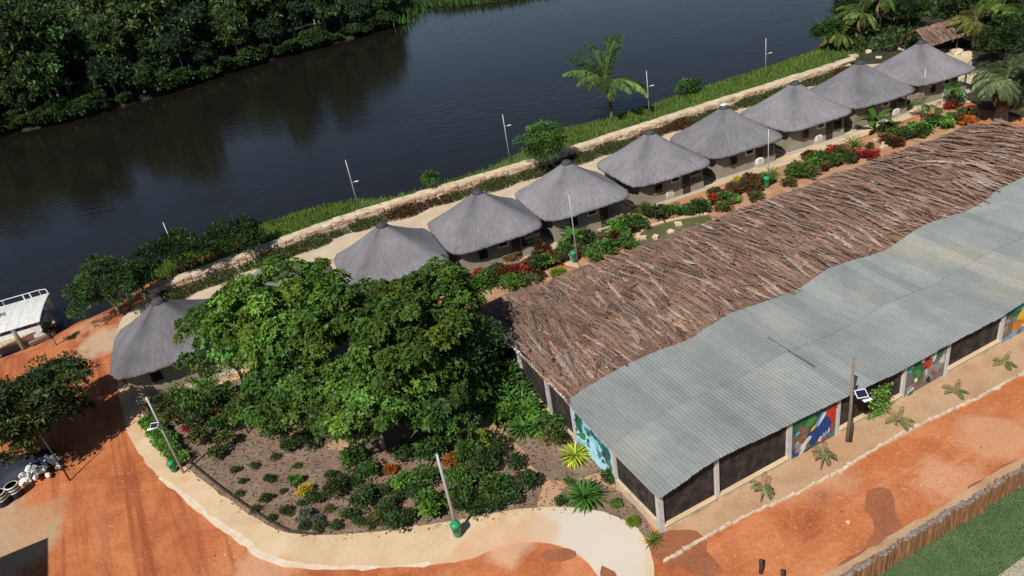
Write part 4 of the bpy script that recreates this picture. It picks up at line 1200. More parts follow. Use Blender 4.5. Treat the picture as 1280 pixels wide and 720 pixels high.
# ---- tree at the left edge
tree('yard_tree', 46, 574, 'dark bushy tree at the left edge over the rubbish heap', 'tree', dict(rx=4.2, ry=3.3, rz=2.5, z0=3.2, col=(.046, .068, .022), shell=.25, **{**ST_, 'clumps': 230, 'per': 130, 'leafL': .33, 'leafW': .14}), 2.0, .16, seed=31, nlimb=12)
tree('yard_tree', 92, 512, 'small dark tree beside the left edge tree near the dirt yard', 'tree', dict(rx=1.9, ry=1.7, rz=1.6, z0=2.7, col=(.034, .06, .018), shell=.3, **{**ST_, 'clumps': 60}), 1.3, .09, seed=32)
tree('sapling', 72, 434, 'dark two-stemmed sapling standing at the end of the jetty', 'sapling', dict(rx=.5, ry=.45, rz=.55, z0=1.75, col=(.012, .02, .010), clumps=16, per=50, clr=.3, leafL=.2, leafW=.1), 1.0, .06, seed=33, z=-.2)

# ---- palms
def frond(rg, L, droop, wid, nl, col, rib=(.10, .11, .04), el=.6, seglen=8, tipthin=.25):
    """green feather palm leaf growing along +x from the origin"""
    ks = np.linspace(0, 1, seglen + 1)
    pts = [np.zeros(3)]
    a = el
    for i in range(seglen):
        a2 = a - droop * (ks[i] ** 1.2 + .15) / seglen * 2.2
        pts.append(pts[-1] + np.array([math.cos(a2), 0, math.sin(a2)]) * L / seglen); a = a2
    pts = np.array(pts)
    Vs, Fs, Cs = [], [], []
    for i in range(seglen):
        w0 = .03 * L / 3 * (1 - ks[i] * .8); w1 = .03 * L / 3 * (1 - ks[i + 1] * .8); o = len(Vs)
        Vs += [pts[i] + (0, -w0, 0), pts[i] + (0, w0, 0), pts[i + 1] + (0, w1, 0), pts[i + 1] + (0, -w1, 0)]; Fs.append((o, o + 1, o + 2, o + 3)); Cs += [rib] * 4
    for i in range(nl):
        k = .12 + .88 * i / nl
        x = k * seglen; j = min(int(x), seglen - 1); p = pts[j] + (pts[j + 1] - pts[j]) * (x - j); t = unit(pts[j + 1] - pts[j])
        ln = wid * (math.sin(math.pi * (.15 + .8 * k)) * .8 + .2)
        for sg in (-1, 1):
            d = unit(t * .65 + np.array([0, sg, 0]) * .85 + np.array([0, 0, -.35 + rg.normal(0, .18)]))
            nn = unit(np.cross(d, np.array([0, 0, 1.0]))); w_ = .045 * wid / .6 * 1.2
            q = p + d * ln * .5; e = p + d * ln + np.array([0, 0, -.25 * ln]); o = len(Vs)
            Vs += [p, q - nn * w_, e, q + nn * w_]; Fs.append((o, o + 1, o + 2, o + 3)); Cs += [np.array(col) * math.exp(rg.normal(0, .25))] * 4
    return np.array(Vs), np.array(Fs), np.array(Cs, dtype=float)

def rot_geo(g, az, off=(0, 0, 0), roll=0):
    c, s_ = math.cos(az), math.sin(az)
    v_ = g[0].copy()
    if roll:
        cr, sr = math.cos(roll), math.sin(roll); v_ = np.stack([v_[:, 0], v_[:, 1] * cr - v_[:, 2] * sr, v_[:, 1] * sr + v_[:, 2] * cr], 1)
    v_ = np.stack([v_[:, 0] * c - v_[:, 1] * s_, v_[:, 0] * s_ + v_[:, 1] * c, v_[:, 2]], 1) + np.array(off)
    return v_, g[1], g[2]

def palm(name, p, label, cat, h, nf, L, seed, group=None, r=.16, col=(.06, .12, .025), wid=.6, nl=26, lean=(0, 0), els=(.0, 1.25), dry=0, droop=1.25, trunkmat='bark'):
    rg = np.random.default_rng(seed)
    t = thing(name, p, label, cat, group)
    top = np.array([lean[0], lean[1], h])
    if h > .3:
        n = 7; m_ = MB(); pts = [np.array([lean[0] * (k / n) ** 1.6, lean[1] * (k / n) ** 1.6, -.3 + (h + .3) * k / n]) for k in range(n + 1)]
        m_.tube(pts, [r * (1.25 - .5 * k / n) * (1 + .05 * (k % 2)) for k in range(n + 1)], 8); m_.build('trunk', MAT[trunkmat], t, smooth=True)
    for i in range(nf):
        el = els[0] + (els[1] - els[0]) * ((i * .618) % 1.0)
        g = frond(rg, L * rg.uniform(.8, 1.1), droop * rg.uniform(.7, 1.2), wid, nl, np.array(col) * math.exp(rg.normal(0, .18)), el=el)
        g = rot_geo(g, i * 2.4 + rg.normal(0, .15), top)
        link('frond', geo_mesh('frond', g, MAT['leaf']), t)
    for i in range(dry):
        g = frond(rg, L * rg.uniform(.6, .9), 1.6, wid, nl, np.array((.22, .15, .09)) * math.exp(rg.normal(0, .2)), rib=(.25, .18, .1), el=-.5 - .5 * rg.random())
        link('dry_frond', geo_mesh('dry_frond', rot_geo(g, i * 2.4 + 1, top - (0, 0, .25)), MAT['leaf_dry']), t)
    return t
palm('coconut_palm', G(765, 152, -.9), 'tall coconut palm growing from the river bank', 'palm', 5.3, 22, 6.0, 41, r=.25, wid=1.2, nl=48, lean=(-.2, .2), els=(.05, 1.5), dry=0, col=(.07, .12, .03), droop=.95)

# ---- grasses
def blades(name, P, h, wd, rg, col, mat='grass', parent=None, lean=.35, cvar=.25, loc=(0, 0, 0)):
    n = len(P); az = rg.uniform(0, 6.28, n); h = h * rg.uniform(.5, 1.25, n)
    d = np.stack([np.cos(az), np.sin(az), np.zeros(n)], 1); s_ = np.stack([-np.sin(az), np.cos(az), np.zeros(n)], 1)
    up = np.array([0, 0, 1.0]); ln = lean * rg.random((n, 1))
    a = P - s_ * wd * .5; b = P + s_ * wd * .5; m1 = P + up * h[:, None] * .6 + d * h[:, None] * ln * .4
    e = P + up * h[:, None] + d * h[:, None] * ln
    V_ = np.stack([a, b, m1 + s_ * wd * .35, e, m1 - s_ * wd * .35], 1).reshape(-1, 3)
    F_ = np.arange(5 * n).reshape(n, 5)
    c = np.array(col)[None] * np.exp(rg.normal(0, cvar, (n, 1))) * (1 + rg.normal(0, .1, (n, 3)))
    return mk(name, V_, F_, MAT[mat], parent, loc, col=np.repeat(np.clip(c, .005, .9), 5, axis=0))

# bank grass between wall and water
rg = np.random.default_rng(60)
pp = []
shA = catmull(shore, 1.0); shx = np.array([p[:2] for p in shA])
def dist_wall(p): return np.min(np.hypot(wl2[::3, 0] - p[0], wl2[::3, 1] - p[1]))
for i in range(len(shA) - 1):
    p = shA[i]; t = shA[i + 1] - p; nrm = np.array([t[1], -t[0], 0]) / (np.linalg.norm(t) + 1e-9)
    px0 = p[0]
    if px0 < G(140, 380, WZ)[0] or px0 > G(1045, 50, WZ)[0]: continue
    dens = 330
    # the grass thins beside the third hut
    x1, x2 = G(455, 256, WZ)[0], G(640, 192, WZ)[0]
    if x1 < px0 < x2: dens = 70
    for k in range(dens):
        q = p + t * rg.random() + nrm * rg.uniform(-.6, 5.2 if dens < 100 else 8.5)
        if dist_wall(q) < .75: continue
        dd = (q - p) @ nrm
        zz = np.interp(dd, [-6, 0, 1.1, 2.2, 20], [-4, -1.5, -.6, 0, 0])
        pp.append((q[0], q[1], max(zz, -1.55)))
pp = np.array(pp)
tag(blades('bank_grass', pp, .5, .09, rg, (.10, .165, .03)), 'tall bright green grass along the river bank', 'grass', kind='stuff')
# low hedge on the hut side of the wall
def mat_plants(name, P, rg, L, Wd, col, label, cat, cvar=.35):
    D = unit(sph(rg, len(P)) * .8 + np.array([0, 0, .8]))
    g = leaf_quads(P, D, L * rg.uniform(.6, 1.3, len(P)), Wd, rg, col, cvar)
    o = link(name, geo_mesh(name, g, MAT['leaf'])); return tag(o, label, cat, kind='stuff')
P1, P2 = [], []
for d in np.arange(1, WLEN - .5, .02):
    p, t = wall_at(d); nx, ny = math.sin(t), -math.cos(t)
    amt = .5 + .5 * math.sin(d * .9) * math.sin(d * .37 + 1)
    if rg.random() > .35 + .65 * amt: continue
    for k in range(17):
        o_ = .95 + rg.random() * (1.7 + 1.2 * amt); h_ = (.5 * amt + .1) * rg.random() ** .5
        q = (p[0] + nx * o_, p[1] + ny * o_, h_)
        (P2 if math.sin(d * .21 + 2) > .72 and rg.random() < .8 else P1).append(q)
mat_plants('hedge', np.array(P1), rg, .22, .10, (.05, .062, .018), 'low olive hedge running along the foot of the river wall', 'hedge')
mat_plants('hedge', np.array(P2), rg, .22, .10, (.085, .032, .014), 'reddish brown stretches of the low hedge by the wall', 'hedge')
# lawn blades
n = 60000
aa = rg.random(n) * 22 - 3; bb = rg.random(n) ** 1.0 * 9 + .15
Pl = LOG_A[None] + LD[None] * aa[:, None] + LN[None] * bb[:, None]; Pl[:, 2] = LZ
tag(blades('lawn_grass', Pl, .09, .03, rg, (.075, .13, .05), lean=.9), 'short green lawn grass below the log wall', 'grass', kind='stuff')
# far bank reeds
q = np.array([p for p in far_shore if -60 < p[0] < 90 and p[1] > 195]); 
ii = rg.integers(0, len(q), 9000); Pr = q[ii] + INL[None] * rg.uniform(-1, 14, 9000)[:, None] + rg.normal(0, 3, (9000, 3)) * np.array([1, .3, 0]); Pr[:, 2] = -1.3 + rg.random(9000) * .5
tag(blades('reed_bank', Pr, 1.6, .35, rg, (.06, .13, .03)), 'green reeds on the distant river bank at the top edge', 'reeds', kind='stuff')

# ---- shrubs and bedding plants
KIND = {}
def shrub_mesh(kind, v):
    key = (kind, v)
    if key in KIND: return KIND[key]
    sd = abs(hash(kind)) % 1000 if False else sum(map(ord, kind)) * 7 + v * 13
    rg_ = np.random.default_rng(sd)
    cfg = {'dark': ((.042, .076, .022), .17, .08), 'green': ((.062, .13, .026), .2, .09), 'bright': ((.095, .20, .03), .22, .10), 'red': ((.24, .03, .02), .3, .10), 'orange': ((.38, .13, .02), .26, .09),
           'yellow': ((.42, .33, .03), .26, .09), 'lime': ((.22, .30, .03), .28, .09), 'tan': ((.17, .12, .05), .25, .05), 'olive': ((.085, .105, .028), .2, .08), 'grey': ((.12, .13, .10), .2, .08), 'bronze': ((.12, .045, .02), .25, .10)}
    if kind in cfg:
        col, L, W_ = cfg[kind]
        g, _ = crown_geo(sd, .42, .42, .33, .38, 14, 42, .24, L, W_, col, cvar=.32)
        # darker sprinkle of a second tone
    elif kind in ('rosette', 'limerosette', 'spiky'):
        n = 72 if kind != 'spiky' else 36
        col = {'rosette': (.06, .15, .025), 'limerosette': (.33, .40, .045), 'spiky': (.12, .17, .03)}[kind]
        Vs, Fs, Cs = [], [], []
        for i in range(n):
            az = i * 2.4; el = 1.35 - 1.25 * (i / n) + rg_.normal(0, .08); L = .85 * rg_.uniform(.75, 1.1); W_ = .085 if kind != 'spiky' else .07
            d = np.array([math.cos(az), math.sin(az), 0]); s_ = np.array([-d[1], d[0], 0]); p = np.array([0, 0, .12]) + d * .04
            c = np.array(col) * math.exp(rg_.normal(0, .28)); prev = None; a = el
            for k in range(4):
                w_ = W_ * (.6, 1, .8, .08)[k]; o = len(Vs)
                Vs += [p - s_ * w_ / 2, p + s_ * w_ / 2]; Cs += [c, c]
                if k: Fs.append((o - 2, o - 1, o + 1, o))
                p = p + (d * math.cos(a) + np.array([0, 0, 1]) * math.sin(a)) * L / 3; a -= .42
        g = (np.array(Vs), np.array(Fs), np.array(Cs))
    elif kind in ('banana', 'strelitzia'):
        Vs, Fs, Cs = [], [], []
        for i in range(9):
            az = i * 2.4 + rg_.normal(0, .2); a = 1.25 - .09 * i; L = 2.0 * rg_.uniform(.8, 1.1); W_ = .5
            d = np.array([math.cos(az), math.sin(az), 0]); s_ = np.array([-d[1], d[0], 0]); p = np.array([0, 0, .9]) + d * .05
            c = np.array((.075, .165, .028)) * math.exp(rg_.normal(0, .2))
            for k in range(6):
                w_ = W_ * (.15, .7, 1, 1, .8, .12)[k]; o = len(Vs)
                Vs += [p - s_ * w_ / 2 + (0, 0, .07 * w_), p, p + s_ * w_ / 2 + (0, 0, .07 * w_)]; Cs += [c, c * .8, c]
                if k: Fs += [(o - 3, o - 2, o + 1, o), (o - 2, o - 1, o + 2, o + 1)]
                p = p + (d * math.cos(a) + np.array([0, 0, 1]) * math.sin(a)) * L / 5; a -= .34
        m_ = MB().tube([(0, 0, -.1), (0, 0, .95)], [.12, .08], 6); o = len(Vs)
        Vs += [np.array(x) for x in m_.v]; Cs += [np.array((.12, .14, .05))] * len(m_.v)
        Fs += [tuple(i + o for i in f) for f in m_.f if len(f) == 4]
        g = (np.array(Vs), np.array(Fs), np.array(Cs))
    KIND[key] = geo_mesh(kind + '_foliage', g, MAT['leaf'])
    return KIND[key]
rs5 = random.Random(51)
NICE = {'dark': 'dark green', 'green': 'green', 'bright': 'bright green', 'red': 'red-leaved', 'orange': 'orange', 'yellow': 'yellow', 'lime': 'lime-yellow', 'tan': 'tan', 'olive': 'olive', 'grey': 'grey-green',
        'bronze': 'bronze', 'rosette': 'strap-leaved green', 'limerosette': 'lime-yellow strap-leaved', 'spiky': 'spiky yellow-green', 'banana': 'broad-leaved banana'}
def plant(kind, px, py, size, label, group, hz=1.0, name='shrub', cat='shrub', z=.03):
    p = G(px, py, 0)
    o = link(name, shrub_mesh(kind, rs5.randrange(3)), None, (p[0], p[1], z - .02))
    o.rotation_euler = (0, 0, rs5.uniform(0, 6.28)); o.scale = (size, size, size * hz)
    return tag(o, label, cat, group)
GB = 'shrubs in the brown garden bed'
# low mounds dotted over the brown bed: look-alikes share a label
for k, (px, py, s_) in enumerate([(338, 603, .8), (335, 628, .9), (413, 599, .9), (398, 628, 1.2), (360, 643, .9), (400, 662, .8), (383, 663, .9), (423, 660, .8), (463, 660, .8), (480, 619, 1.0), (500, 627, 1.1),
                                  (473, 651, 1.1), (447, 606, 1.1), (320, 585, .7), (305, 605, .6), (345, 575, .7), (372, 585, .6), (300, 620, .6), (450, 655, .8), (320, 640, .7), (378, 632, .6), (340, 650, .6), (296, 590, .7), (430, 600, .7), (412, 640, .7), (355, 616, .5)]):
    plant(rs5.choice(['dark', 'dark', 'olive']), px, py, s_ * .85, 'small dark mound shrub dotted in the bare brown bed', GB, .8)
for k, (px, py, s_) in enumerate([(485, 641, 1.45), (489, 659, 1.4), (508, 655, 1.55), (453, 636, 1.9), (462, 619, 1.4), (523, 624, 1.5), (438, 648, 1.2), (600, 640, 1.4), (618, 637, 1.4), (640, 630, 1.6), (590, 645, 1.2)]):
    plant('dark', px, py, s_ * .8, 'rounded dark green shrub near the curving concrete path', GB, .85)
IND = [('bright', 370, 606, 1.3, 'bright green shrub left of the yellow one in the bare bed'), ('yellow', 383, 620, 1.3, 'yellow-leaved shrub alone in the bare brown bed'),
       ('olive', 423, 618, 2.2, 'large olive shrub right of the yellow one'), ('green', 463, 597, 2.0, 'green shrub below the lower tree crown'), ('green', 447, 582, 2.4, 'tall green shrub under the front tree crown'),
       ('bright', 503, 611, 1.9, 'light green shrub in the middle of the bed'), ('bright', 540, 642, 2.5, 'large bright green shrub left of the leaning bin pole'), ('green', 533, 606, 2.3, 'green shrub behind the large bright one near the bin pole'),
       ('green', 577, 634, 2.4, 'tall green shrub right of the bin pole'), ('green', 577, 610, 2.4, 'green shrub behind the bin pole top'), ('grey', 383, 650, 1.4, 'grey-green shrub by the path bend'), ('grey', 398, 655, 1.1, 'pale grey shrub near the path bend edge'),
       ('orange', 488, 591, 1.1, 'small orange shrub under the tree'), ('orange', 567, 583, 1.5, 'red-orange shrub right of the bin pole top'), ('lime', 603, 556, 1.8, 'lime croton beside the sandy garden track'),
       ('green', 625, 622, 2.6, 'dense green shrub at the right of the bed by the path'), ('dark', 658, 612, 2.3, 'dark shrub beside the sandy track junction'), ('dark', 645, 588, 1.8, 'dark shrub left of the sandy track'),
       ('rosette', 653, 540, 1.9, 'dark strap-leaved clump farthest along the shed end'), ('rosette', 677, 538, 2.0, 'middle strap-leaved clump beside the shed end'), ('olive', 695, 556, 2.3, 'olive shrub left of the lime plant by the shed'),
       ('limerosette', 719, 574, 1.7, 'bright lime strap-leaved plant by the blue mural'), ('rosette', 732, 626, 2.1, 'large green strap-leaved clump by the path corner'), ('dark', 700, 631, 1.0, 'small dark shrub left of the large strap-leaved clump'),
       ('green', 710, 606, .9, 'small green shrub behind the large strap-leaved clump'), ('green', 764, 604, 1.5, 'upright green plant against the blue mural edge'), ('bright', 771, 634, .9, 'small bright plant by the shed base wall'),
       ('lime', 792, 656, .9, 'small yellowish plant at the path edge near the shed corner'), ('spiky', 817, 678, 1.2, 'thin pale plant at the very corner of the shed'),
       ('spiky', 221, 492, 2.0, 'spiky yellow-green plant in front of the leftmost hut'), ('yellow', 220, 519, 1.4, 'bright yellow shrub in the dark left garden'), ('yellow', 252, 510, 1.5, 'second yellow shrub near the tree in left garden'),
       ('red', 236, 540, 1.1, 'small red and orange plant in the left garden'), ('rosette', 256, 486, 1.6, 'dark strap-leaved plant below the leftmost hut box'), ('orange', 270, 525, 1.4, 'orange-brown shrub at the left tree edge')]
for k, px, py, s_, lb in IND: plant(k, px, py, s_ * (.62 if k not in ('limerosette', 'rosette') else .74), lb, GB)
for k, (px, py, s_) in enumerate([(203, 510, 1.5), (213, 506, 1.6), (236, 508, 1.8), (240, 522, 2.4), (225, 530, 2.0), (210, 520, 2.0), (255, 535, 2.2), (268, 512, 2.3), (275, 540, 2.0), (250, 555, 1.8), (285, 560, 1.6), (300, 535, 2.2), (282, 500, 2.2), (310, 510, 2.2), (325, 535, 2.0),
                                  (345, 545, 1.8), (270, 575, 1.4), (365, 560, 1.6), (390, 560, 1.6), (540, 572, 2.2), (560, 560, 2.2), (590, 575, 2.0), (612, 588, 2.0), (598, 606, 1.9), (630, 566, 1.6), (510, 575, 1.8)]):
    plant(rs5.choice(['green', 'olive', 'dark', 'dark', 'green']), px, py, s_ * .78, 'leafy shrub in the shaded planting under the garden trees', 'shade shrubs under the trees', rs5.uniform(.8, 1.1))
for k, (px, py, s_) in enumerate([(622, 470, 2.6), (634, 490, 2.6), (645, 505, 2.4), (630, 515, 2.2), (612, 500, 2.6), (655, 520, 2.0), (618, 450, 2.6), (668, 528, 1.6), (690, 545, 1.5), (640, 530, 1.8), (605, 470, 2.6)]):
    plant(rs5.choice(['rosette', 'green', 'rosette', 'bright']), px, py, s_, 'lush green plant crowded against the shed end wall', 'plants along the shed end')
for k in range(12):
    px, py = 189 + k * 3.4, 532 + k * 4.2
    plant('bright', px, py, 1.1, 'bright green edging plant beside the path at the left bin pole', 'green edging by the left path', .9)
# clods, dead leaves and weeds on the soil
n = 9000; qa = rg.random(n); Pb = []
from mathutils.geometry import intersect_point_tri_2d
bp_ = [Vector(G(*p)[:2]) for p in BED]; tri_ = tessellate_polygon([[Vector((p.x, p.y, 0)) for p in bp_]])
ar = np.array([abs((bp_[b] - bp_[a]).cross(bp_[c] - bp_[a])) for a, b, c in tri_]); ar /= ar.sum()
for i in rg.choice(len(tri_), n, p=ar):
    a_, b_, c_ = [np.array(bp_[k]) for k in tri_[i]]; u_, v_ = rg.random(2)
    if u_ + v_ > 1: u_, v_ = 1 - u_, 1 - v_
    q = a_ + (b_ - a_) * u_ + (c_ - a_) * v_; Pb.append((q[0], q[1], .024 + .022 * rg.random()))
Pb = np.array(Pb); D = unit(sph(rg, n) * np.array([1, 1, .35]) + (0, 0, .1))
ga = leaf_quads(Pb[:6500], D[:6500], .16 * rg.uniform(.4, 1.5, 6500), .09, rg, (.16, .095, .06), .5)
gb = leaf_quads(Pb[6500:], D[6500:] + (0, 0, .6), .2 * rg.uniform(.4, 1.4, n - 6500), .07, rg, (.075, .10, .03), .4)
tag(link('leaf_litter', geo_mesh('leaf_litter', cat_geo([ga, gb]), MAT['leaf_dry'])), 'dead leaves and weeds strewn over the brown garden soil', 'leaf litter', kind='stuff')
# planting in front of the huts
FB = 'bedding plants between huts and thatch'
IND2 = [('red', 602, 344, 1.7, 'red-leaved plant nearest the tree in front of the third hut'), ('red', 650, 341, 2.0, 'red-leaved plant in front of the fourth hut box'), ('dark', 675, 334, 2.4, 'dark flowering bush below the fourth hut bench'),
        ('bronze', 690, 322, 1.7, 'reddish bush by the bench of the fourth hut'), ('dark', 623, 338, 1.8, 'dark shrub between the two red plants'), ('green', 611, 352, 2.2, 'green shrub below the first red plant'), ('green', 640, 355, 2.2, 'green shrub at the thatch corner'),
        ('bright', 583, 356, 2.0, 'bright green shrub beside the big tree at the path'), ('tan', 640, 322, 1.5, 'thin grey-brown palm-like plant beside the fourth hut box'), ('olive', 662, 352, 1.8, 'olive shrub next to the thatch edge'), ('lime', 700, 340, 1.3, 'yellowish shrub by the paved spur'),
        ('bronze', 668, 345, 1.6, 'bronze shrub near the thatch corner'), ('banana', 718, 303, 1.0, 'broad-leaved dark plant left of the lamp post with green bin'), ('dark', 733, 306, 2.6, 'dark bush right of the lamp post before the fifth hut'), ('green', 745, 318, 2.3, 'green bush beside the thatch right of the lamp post'),
        ('bright', 757, 312, 2.3, 'bright bush beside the thatch before the fifth hut'), ('bright', 770, 290, 2.5, 'bright green bush before the fifth hut box'), ('green', 785, 283, 2.4, 'green bush right of the fifth hut box'), ('green', 778, 303, 2.0, 'green bush between thatch and pond left end'),
        ('lime', 793, 277, 1.9, 'lime bush left of the pond'), ('bright', 789, 307, 1.6, 'bright bush touching the pond left end'), ('dark', 817, 270, 2.5, 'dark bush behind the pond'), ('olive', 806, 262, 1.9, 'olive bush behind the dark one by the path'), ('bronze', 829, 262, 1.5, 'bronze plant behind the pond'),
        ('green', 841, 264, 1.9, 'green shrub behind the pond right part'), ('green', 801, 280, 1.7, 'green shrub at the pond kerb'), ('green', 877, 260, 2.2, 'green shrub right of the pond'), ('red', 898, 248, 1.9, 'red plant right of the pond'),
        ('bronze', 916, 240, 1.6, 'bronze-red plant before the seventh hut'), ('bright', 917, 248, 1.4, 'bright plant below the bronze-red one'), ('tan', 938, 233, 2.0, 'tan dry bush left of the second garden lamp post'), ('yellow', 924, 225, 1.3, 'yellow plant left of the tan dry bush'),
        ('spiky', 964, 217, 1.8, 'spiky plant beside the second garden lamp post'), ('banana', 997, 214, .75, 'bright broad-leaved plant right of the second garden lamp post'), ('olive', 1012, 216, 1.9, 'olive shrub right of the bright broad-leaved plant'), ('olive', 985, 227, 1.7, 'olive shrub by the thatch below the broad-leaved plant'),
        ('bronze', 1010, 193, 1.5, 'bronze shrub before the eighth hut'), ('red', 1043, 190, 1.8, 'leftmost of three red plants near the ninth hut'), ('red', 1067, 193, 1.6, 'middle of three red plants near the ninth hut'), ('red', 1087, 192, 1.6, 'rightmost of three red plants near the ninth hut'),
        ('spiky', 1067, 180, 2.2, 'spiky green plant behind the middle red plant'), ('banana', 1093, 160, 1.35, 'banana plant before the ninth hut'), ('bright', 1147, 162, 2.3, 'bright green bush by the thatch right of the banana'), ('green', 1125, 168, 2.2, 'green bush right of the rock heap'), ('olive', 1110, 160, 2.2, 'olive bush beside the banana'),
        ('bronze', 1178, 150, 1.5, 'bronze shrub on red soil before the last hut'), ('orange', 1210, 150, 1.6, 'orange-green shrub near the dry palm'), ('olive', 1205, 142, 2.0, 'spreading olive plant at the thatch far corner'), ('dark', 1195, 128, 2.2, 'dark shrub under the small palm by the last hut'), ('red', 1188, 130, 1.4, 'dark red plant under the small palm by the last hut'),
        ('green', 860, 262, 1.7, 'green shrub at the pond right end'), ('olive', 945, 245, 1.5, 'olive plant at the thatch edge below the tan bush'), ('olive', 905, 258, 1.6, 'olive plant at the thatch edge right of the pond'), ('tan', 1030, 205, 1.3, 'tan dry plant at the thatch edge')]
for k, px, py, s_, lb in IND2: plant(k, px, py + 6, s_ * .88, lb, FB, cat='banana' if k == 'banana' else 'shrub', name='banana_plant' if k == 'banana' else 'shrub', hz=1 if k in ('banana', 'spiky') else .72)
for k in range(115):
    q = rs5.random(); x = 600 + q * 600; y = 358 - q * 208 + rs5.uniform(-9, 7)
    if 793 < x < 890: continue
    plant(rs5.choice(['olive', 'green', 'bronze', 'dark', 'tan', 'bright']), x, y, rs5.uniform(.8, 1.5), 'small filler plant in the bedding strip beside the thatch', 'filler plants beside the thatch')
# small palms
SP = [(951, 628, 1.1, .9, 'palm sapling by the sand strip before the first netted bay'), (1026, 588, 1.3, .9, 'thin palm sapling in front of the blue mural'), (1120, 533, .6, 1.2, 'palm sapling with brown fronds beside the solar lamp post'),
      (1193, 494, .35, 1.0, 'palm sapling in sand before the second mural'), (1254, 458, .3, .9, 'low palm sapling before the last netted bay')]
for k, (px, py, h, L, lb) in enumerate(SP):
    palm('palm_sapling', G(px, py), lb, 'palm', h, 6, L * .85, 70 + k, 'palm saplings on the sand strip', r=.035, wid=.22, nl=14, els=(-.1, 1.0), lean=(.12, .05), dry=2 if k == 2 else 0, col=(.09, .16, .035))
palm('small_palm', G(1152, 147), 'small palm with bushy head before the ninth hut right corner', 'palm', 1.5, 12, 1.3, 81, 'small palms before the huts', r=.10, wid=.4, nl=16, els=(-.3, 1.2), trunkmat='bark')
palm('small_palm', G(1169, 148), 'second small palm right of the bushy one before the last hut', 'palm', 1.2, 10, 1.0, 82, 'small palms before the huts', r=.12, wid=.35, nl=14, els=(-.3, 1.2))
palm('small_palm', G(1194, 128), 'green fan-headed small palm right of the last hut box', 'palm', 1.6, 14, 1.5, 83, 'small palms before the huts', r=.09, wid=.45, nl=18, els=(-.4, 1.2), col=(.06, .15, .03))
# shaggy dry palm at the right edge
t = palm('shaggy_palm', G(1250, 154), 'shaggy palm with skirt of dead brown leaves at the right edge', 'palm', 4.4, 40, 3.4, 85, r=.5, wid=.9, nl=26, els=(-.7, 1.4), dry=34, col=(.10, .13, .06), droop=1.3)
palm('shaggy_palm', G(1285, 132), 'second shaggy palm cut by the right picture edge', 'palm', 4.2, 26, 3.4, 86, r=.35, wid=.9, nl=24, els=(-.6, 1.3), dry=14, col=(.075, .11, .04), droop=1.4)
TP = [(1075, 52, 4.0, 3.6, .09), (1100, 40, 5.2, 3.8, .08), (1050, 62, 2.2, 3.0, .10), (1125, 30, 4.8, 3.8, .07), (1215, 62, 3.5, 3.4, .12), (1248, 50, 4.5, 3.6, .08), (1275, 66, 4.6, 3.6, .08), (1195, 22, 4.0, 3.6, .12), (1235, 15, 5.0, 3.8, .07), (1150, 8, 5.0, 3.8, .06), (1090, 15, 5.5, 3.8, .08), (1265, 20, 5, 3.8, .07)]
TL = ['palm at the wall end right above the water', 'palm behind the wall-end rocks', 'low palm overhanging the water at the river bend', 'palm left of the old thatched shelter', 'yellowish palm right of the last hut', 'palm behind the shaggy dry palm', 'palm above the shaggy palm at the right edge',
      'yellow-green palm right behind the old thatched shelter', 'palm at the top right behind the shelter', 'palm at the top edge above the shelter', 'palm at the top edge beside the river', 'palm in the top right corner']
for k, (px, py, h, L, cr_) in enumerate(TP):
    palm('bank_palm', G(px, py), TL[k], 'palm', h, 18, L, 90 + k, 'palms at the top right', r=.15, wid=.85, nl=24, els=(-.5, 1.3), col=(cr_, .13, .03), dry=3)
TT = [(1035, 62, 2.0, 2.2, 'leafy green tree at the river bend, lowest at the water'), (1062, 40, 2.6, 3.2, 'dense tree behind the bend tree by the river'), (1135, 40, 2.4, 3.0, 'dark tree left of the old shelter'), (1225, 40, 3.0, 3.4, 'dark tree right of the old shelter'), (1255, 82, 2.8, 3.4, 'dark tree behind the shaggy palm'),
      (1180, 5, 3.4, 4.0, 'dark tree above the old shelter'), (1285, 40, 3.2, 4.0, 'dark tree in the top right corner'), (1110, -8, 3.5, 4.0, 'tall tree at the top edge by the river'), (1240, -15, 3.6, 4.2, 'tall dark tree at the top right edge'), (1290, 100, 2.4, 2.8, 'dark tree at the right edge by the shaggy palms'), (1165, -22, 3.6, 4.5, 'tall tree at the top edge behind the shelter')]
for k, (px, py, r_, z0, lb) in enumerate(TT):
    tree('bank_tree', px, py, lb, 'tree', dict(rx=r_, ry=r_, rz=r_ * .8, z0=z0, col=[(.05, .11, .022), (.035, .075, .02), (.025, .05, .016)][0 if k == 0 else 1 + k % 2], clumps=60, per=90, clr=.8, leafL=.36, leafW=.14), z0 * .5, .15, 'trees at the top right', seed=120 + k)
sheet('grove_floor', [G(*p) for p in [(1022, 72), (1062, 80), (1112, 78), (1150, 64), (1205, 64), (1218, 96), (1212, 128), (1300, 150), (1420, 150), (1420, -60), (1130, -60), (1062, 0), (1046, 40)]], .05,
      nmat('leaf_litter', [(.3, (.018, .022, .010)), (.6, (.045, .042, .02)), (.85, (.11, .075, .04))], scale=.6, detail=8, rough=.95, bump=.6, bdist=.06, fine=(6, .3)), step=1.0, jit=.15, seed=71)
UG = []
for k in range(11000):
    px, py = rs5.uniform(1045, 1300), rs5.uniform(-30, 66)
    if 1150 < px < 1215 and 25 < py < 66: continue
    q = G(px, py); UG.append((q[0], q[1], rs5.uniform(0, .8)))
mat_plants('undergrowth', np.array(UG), rg, .9, .34, (.035, .06, .018), 'dark green undergrowth beneath the palms at the top right', 'undergrowth')
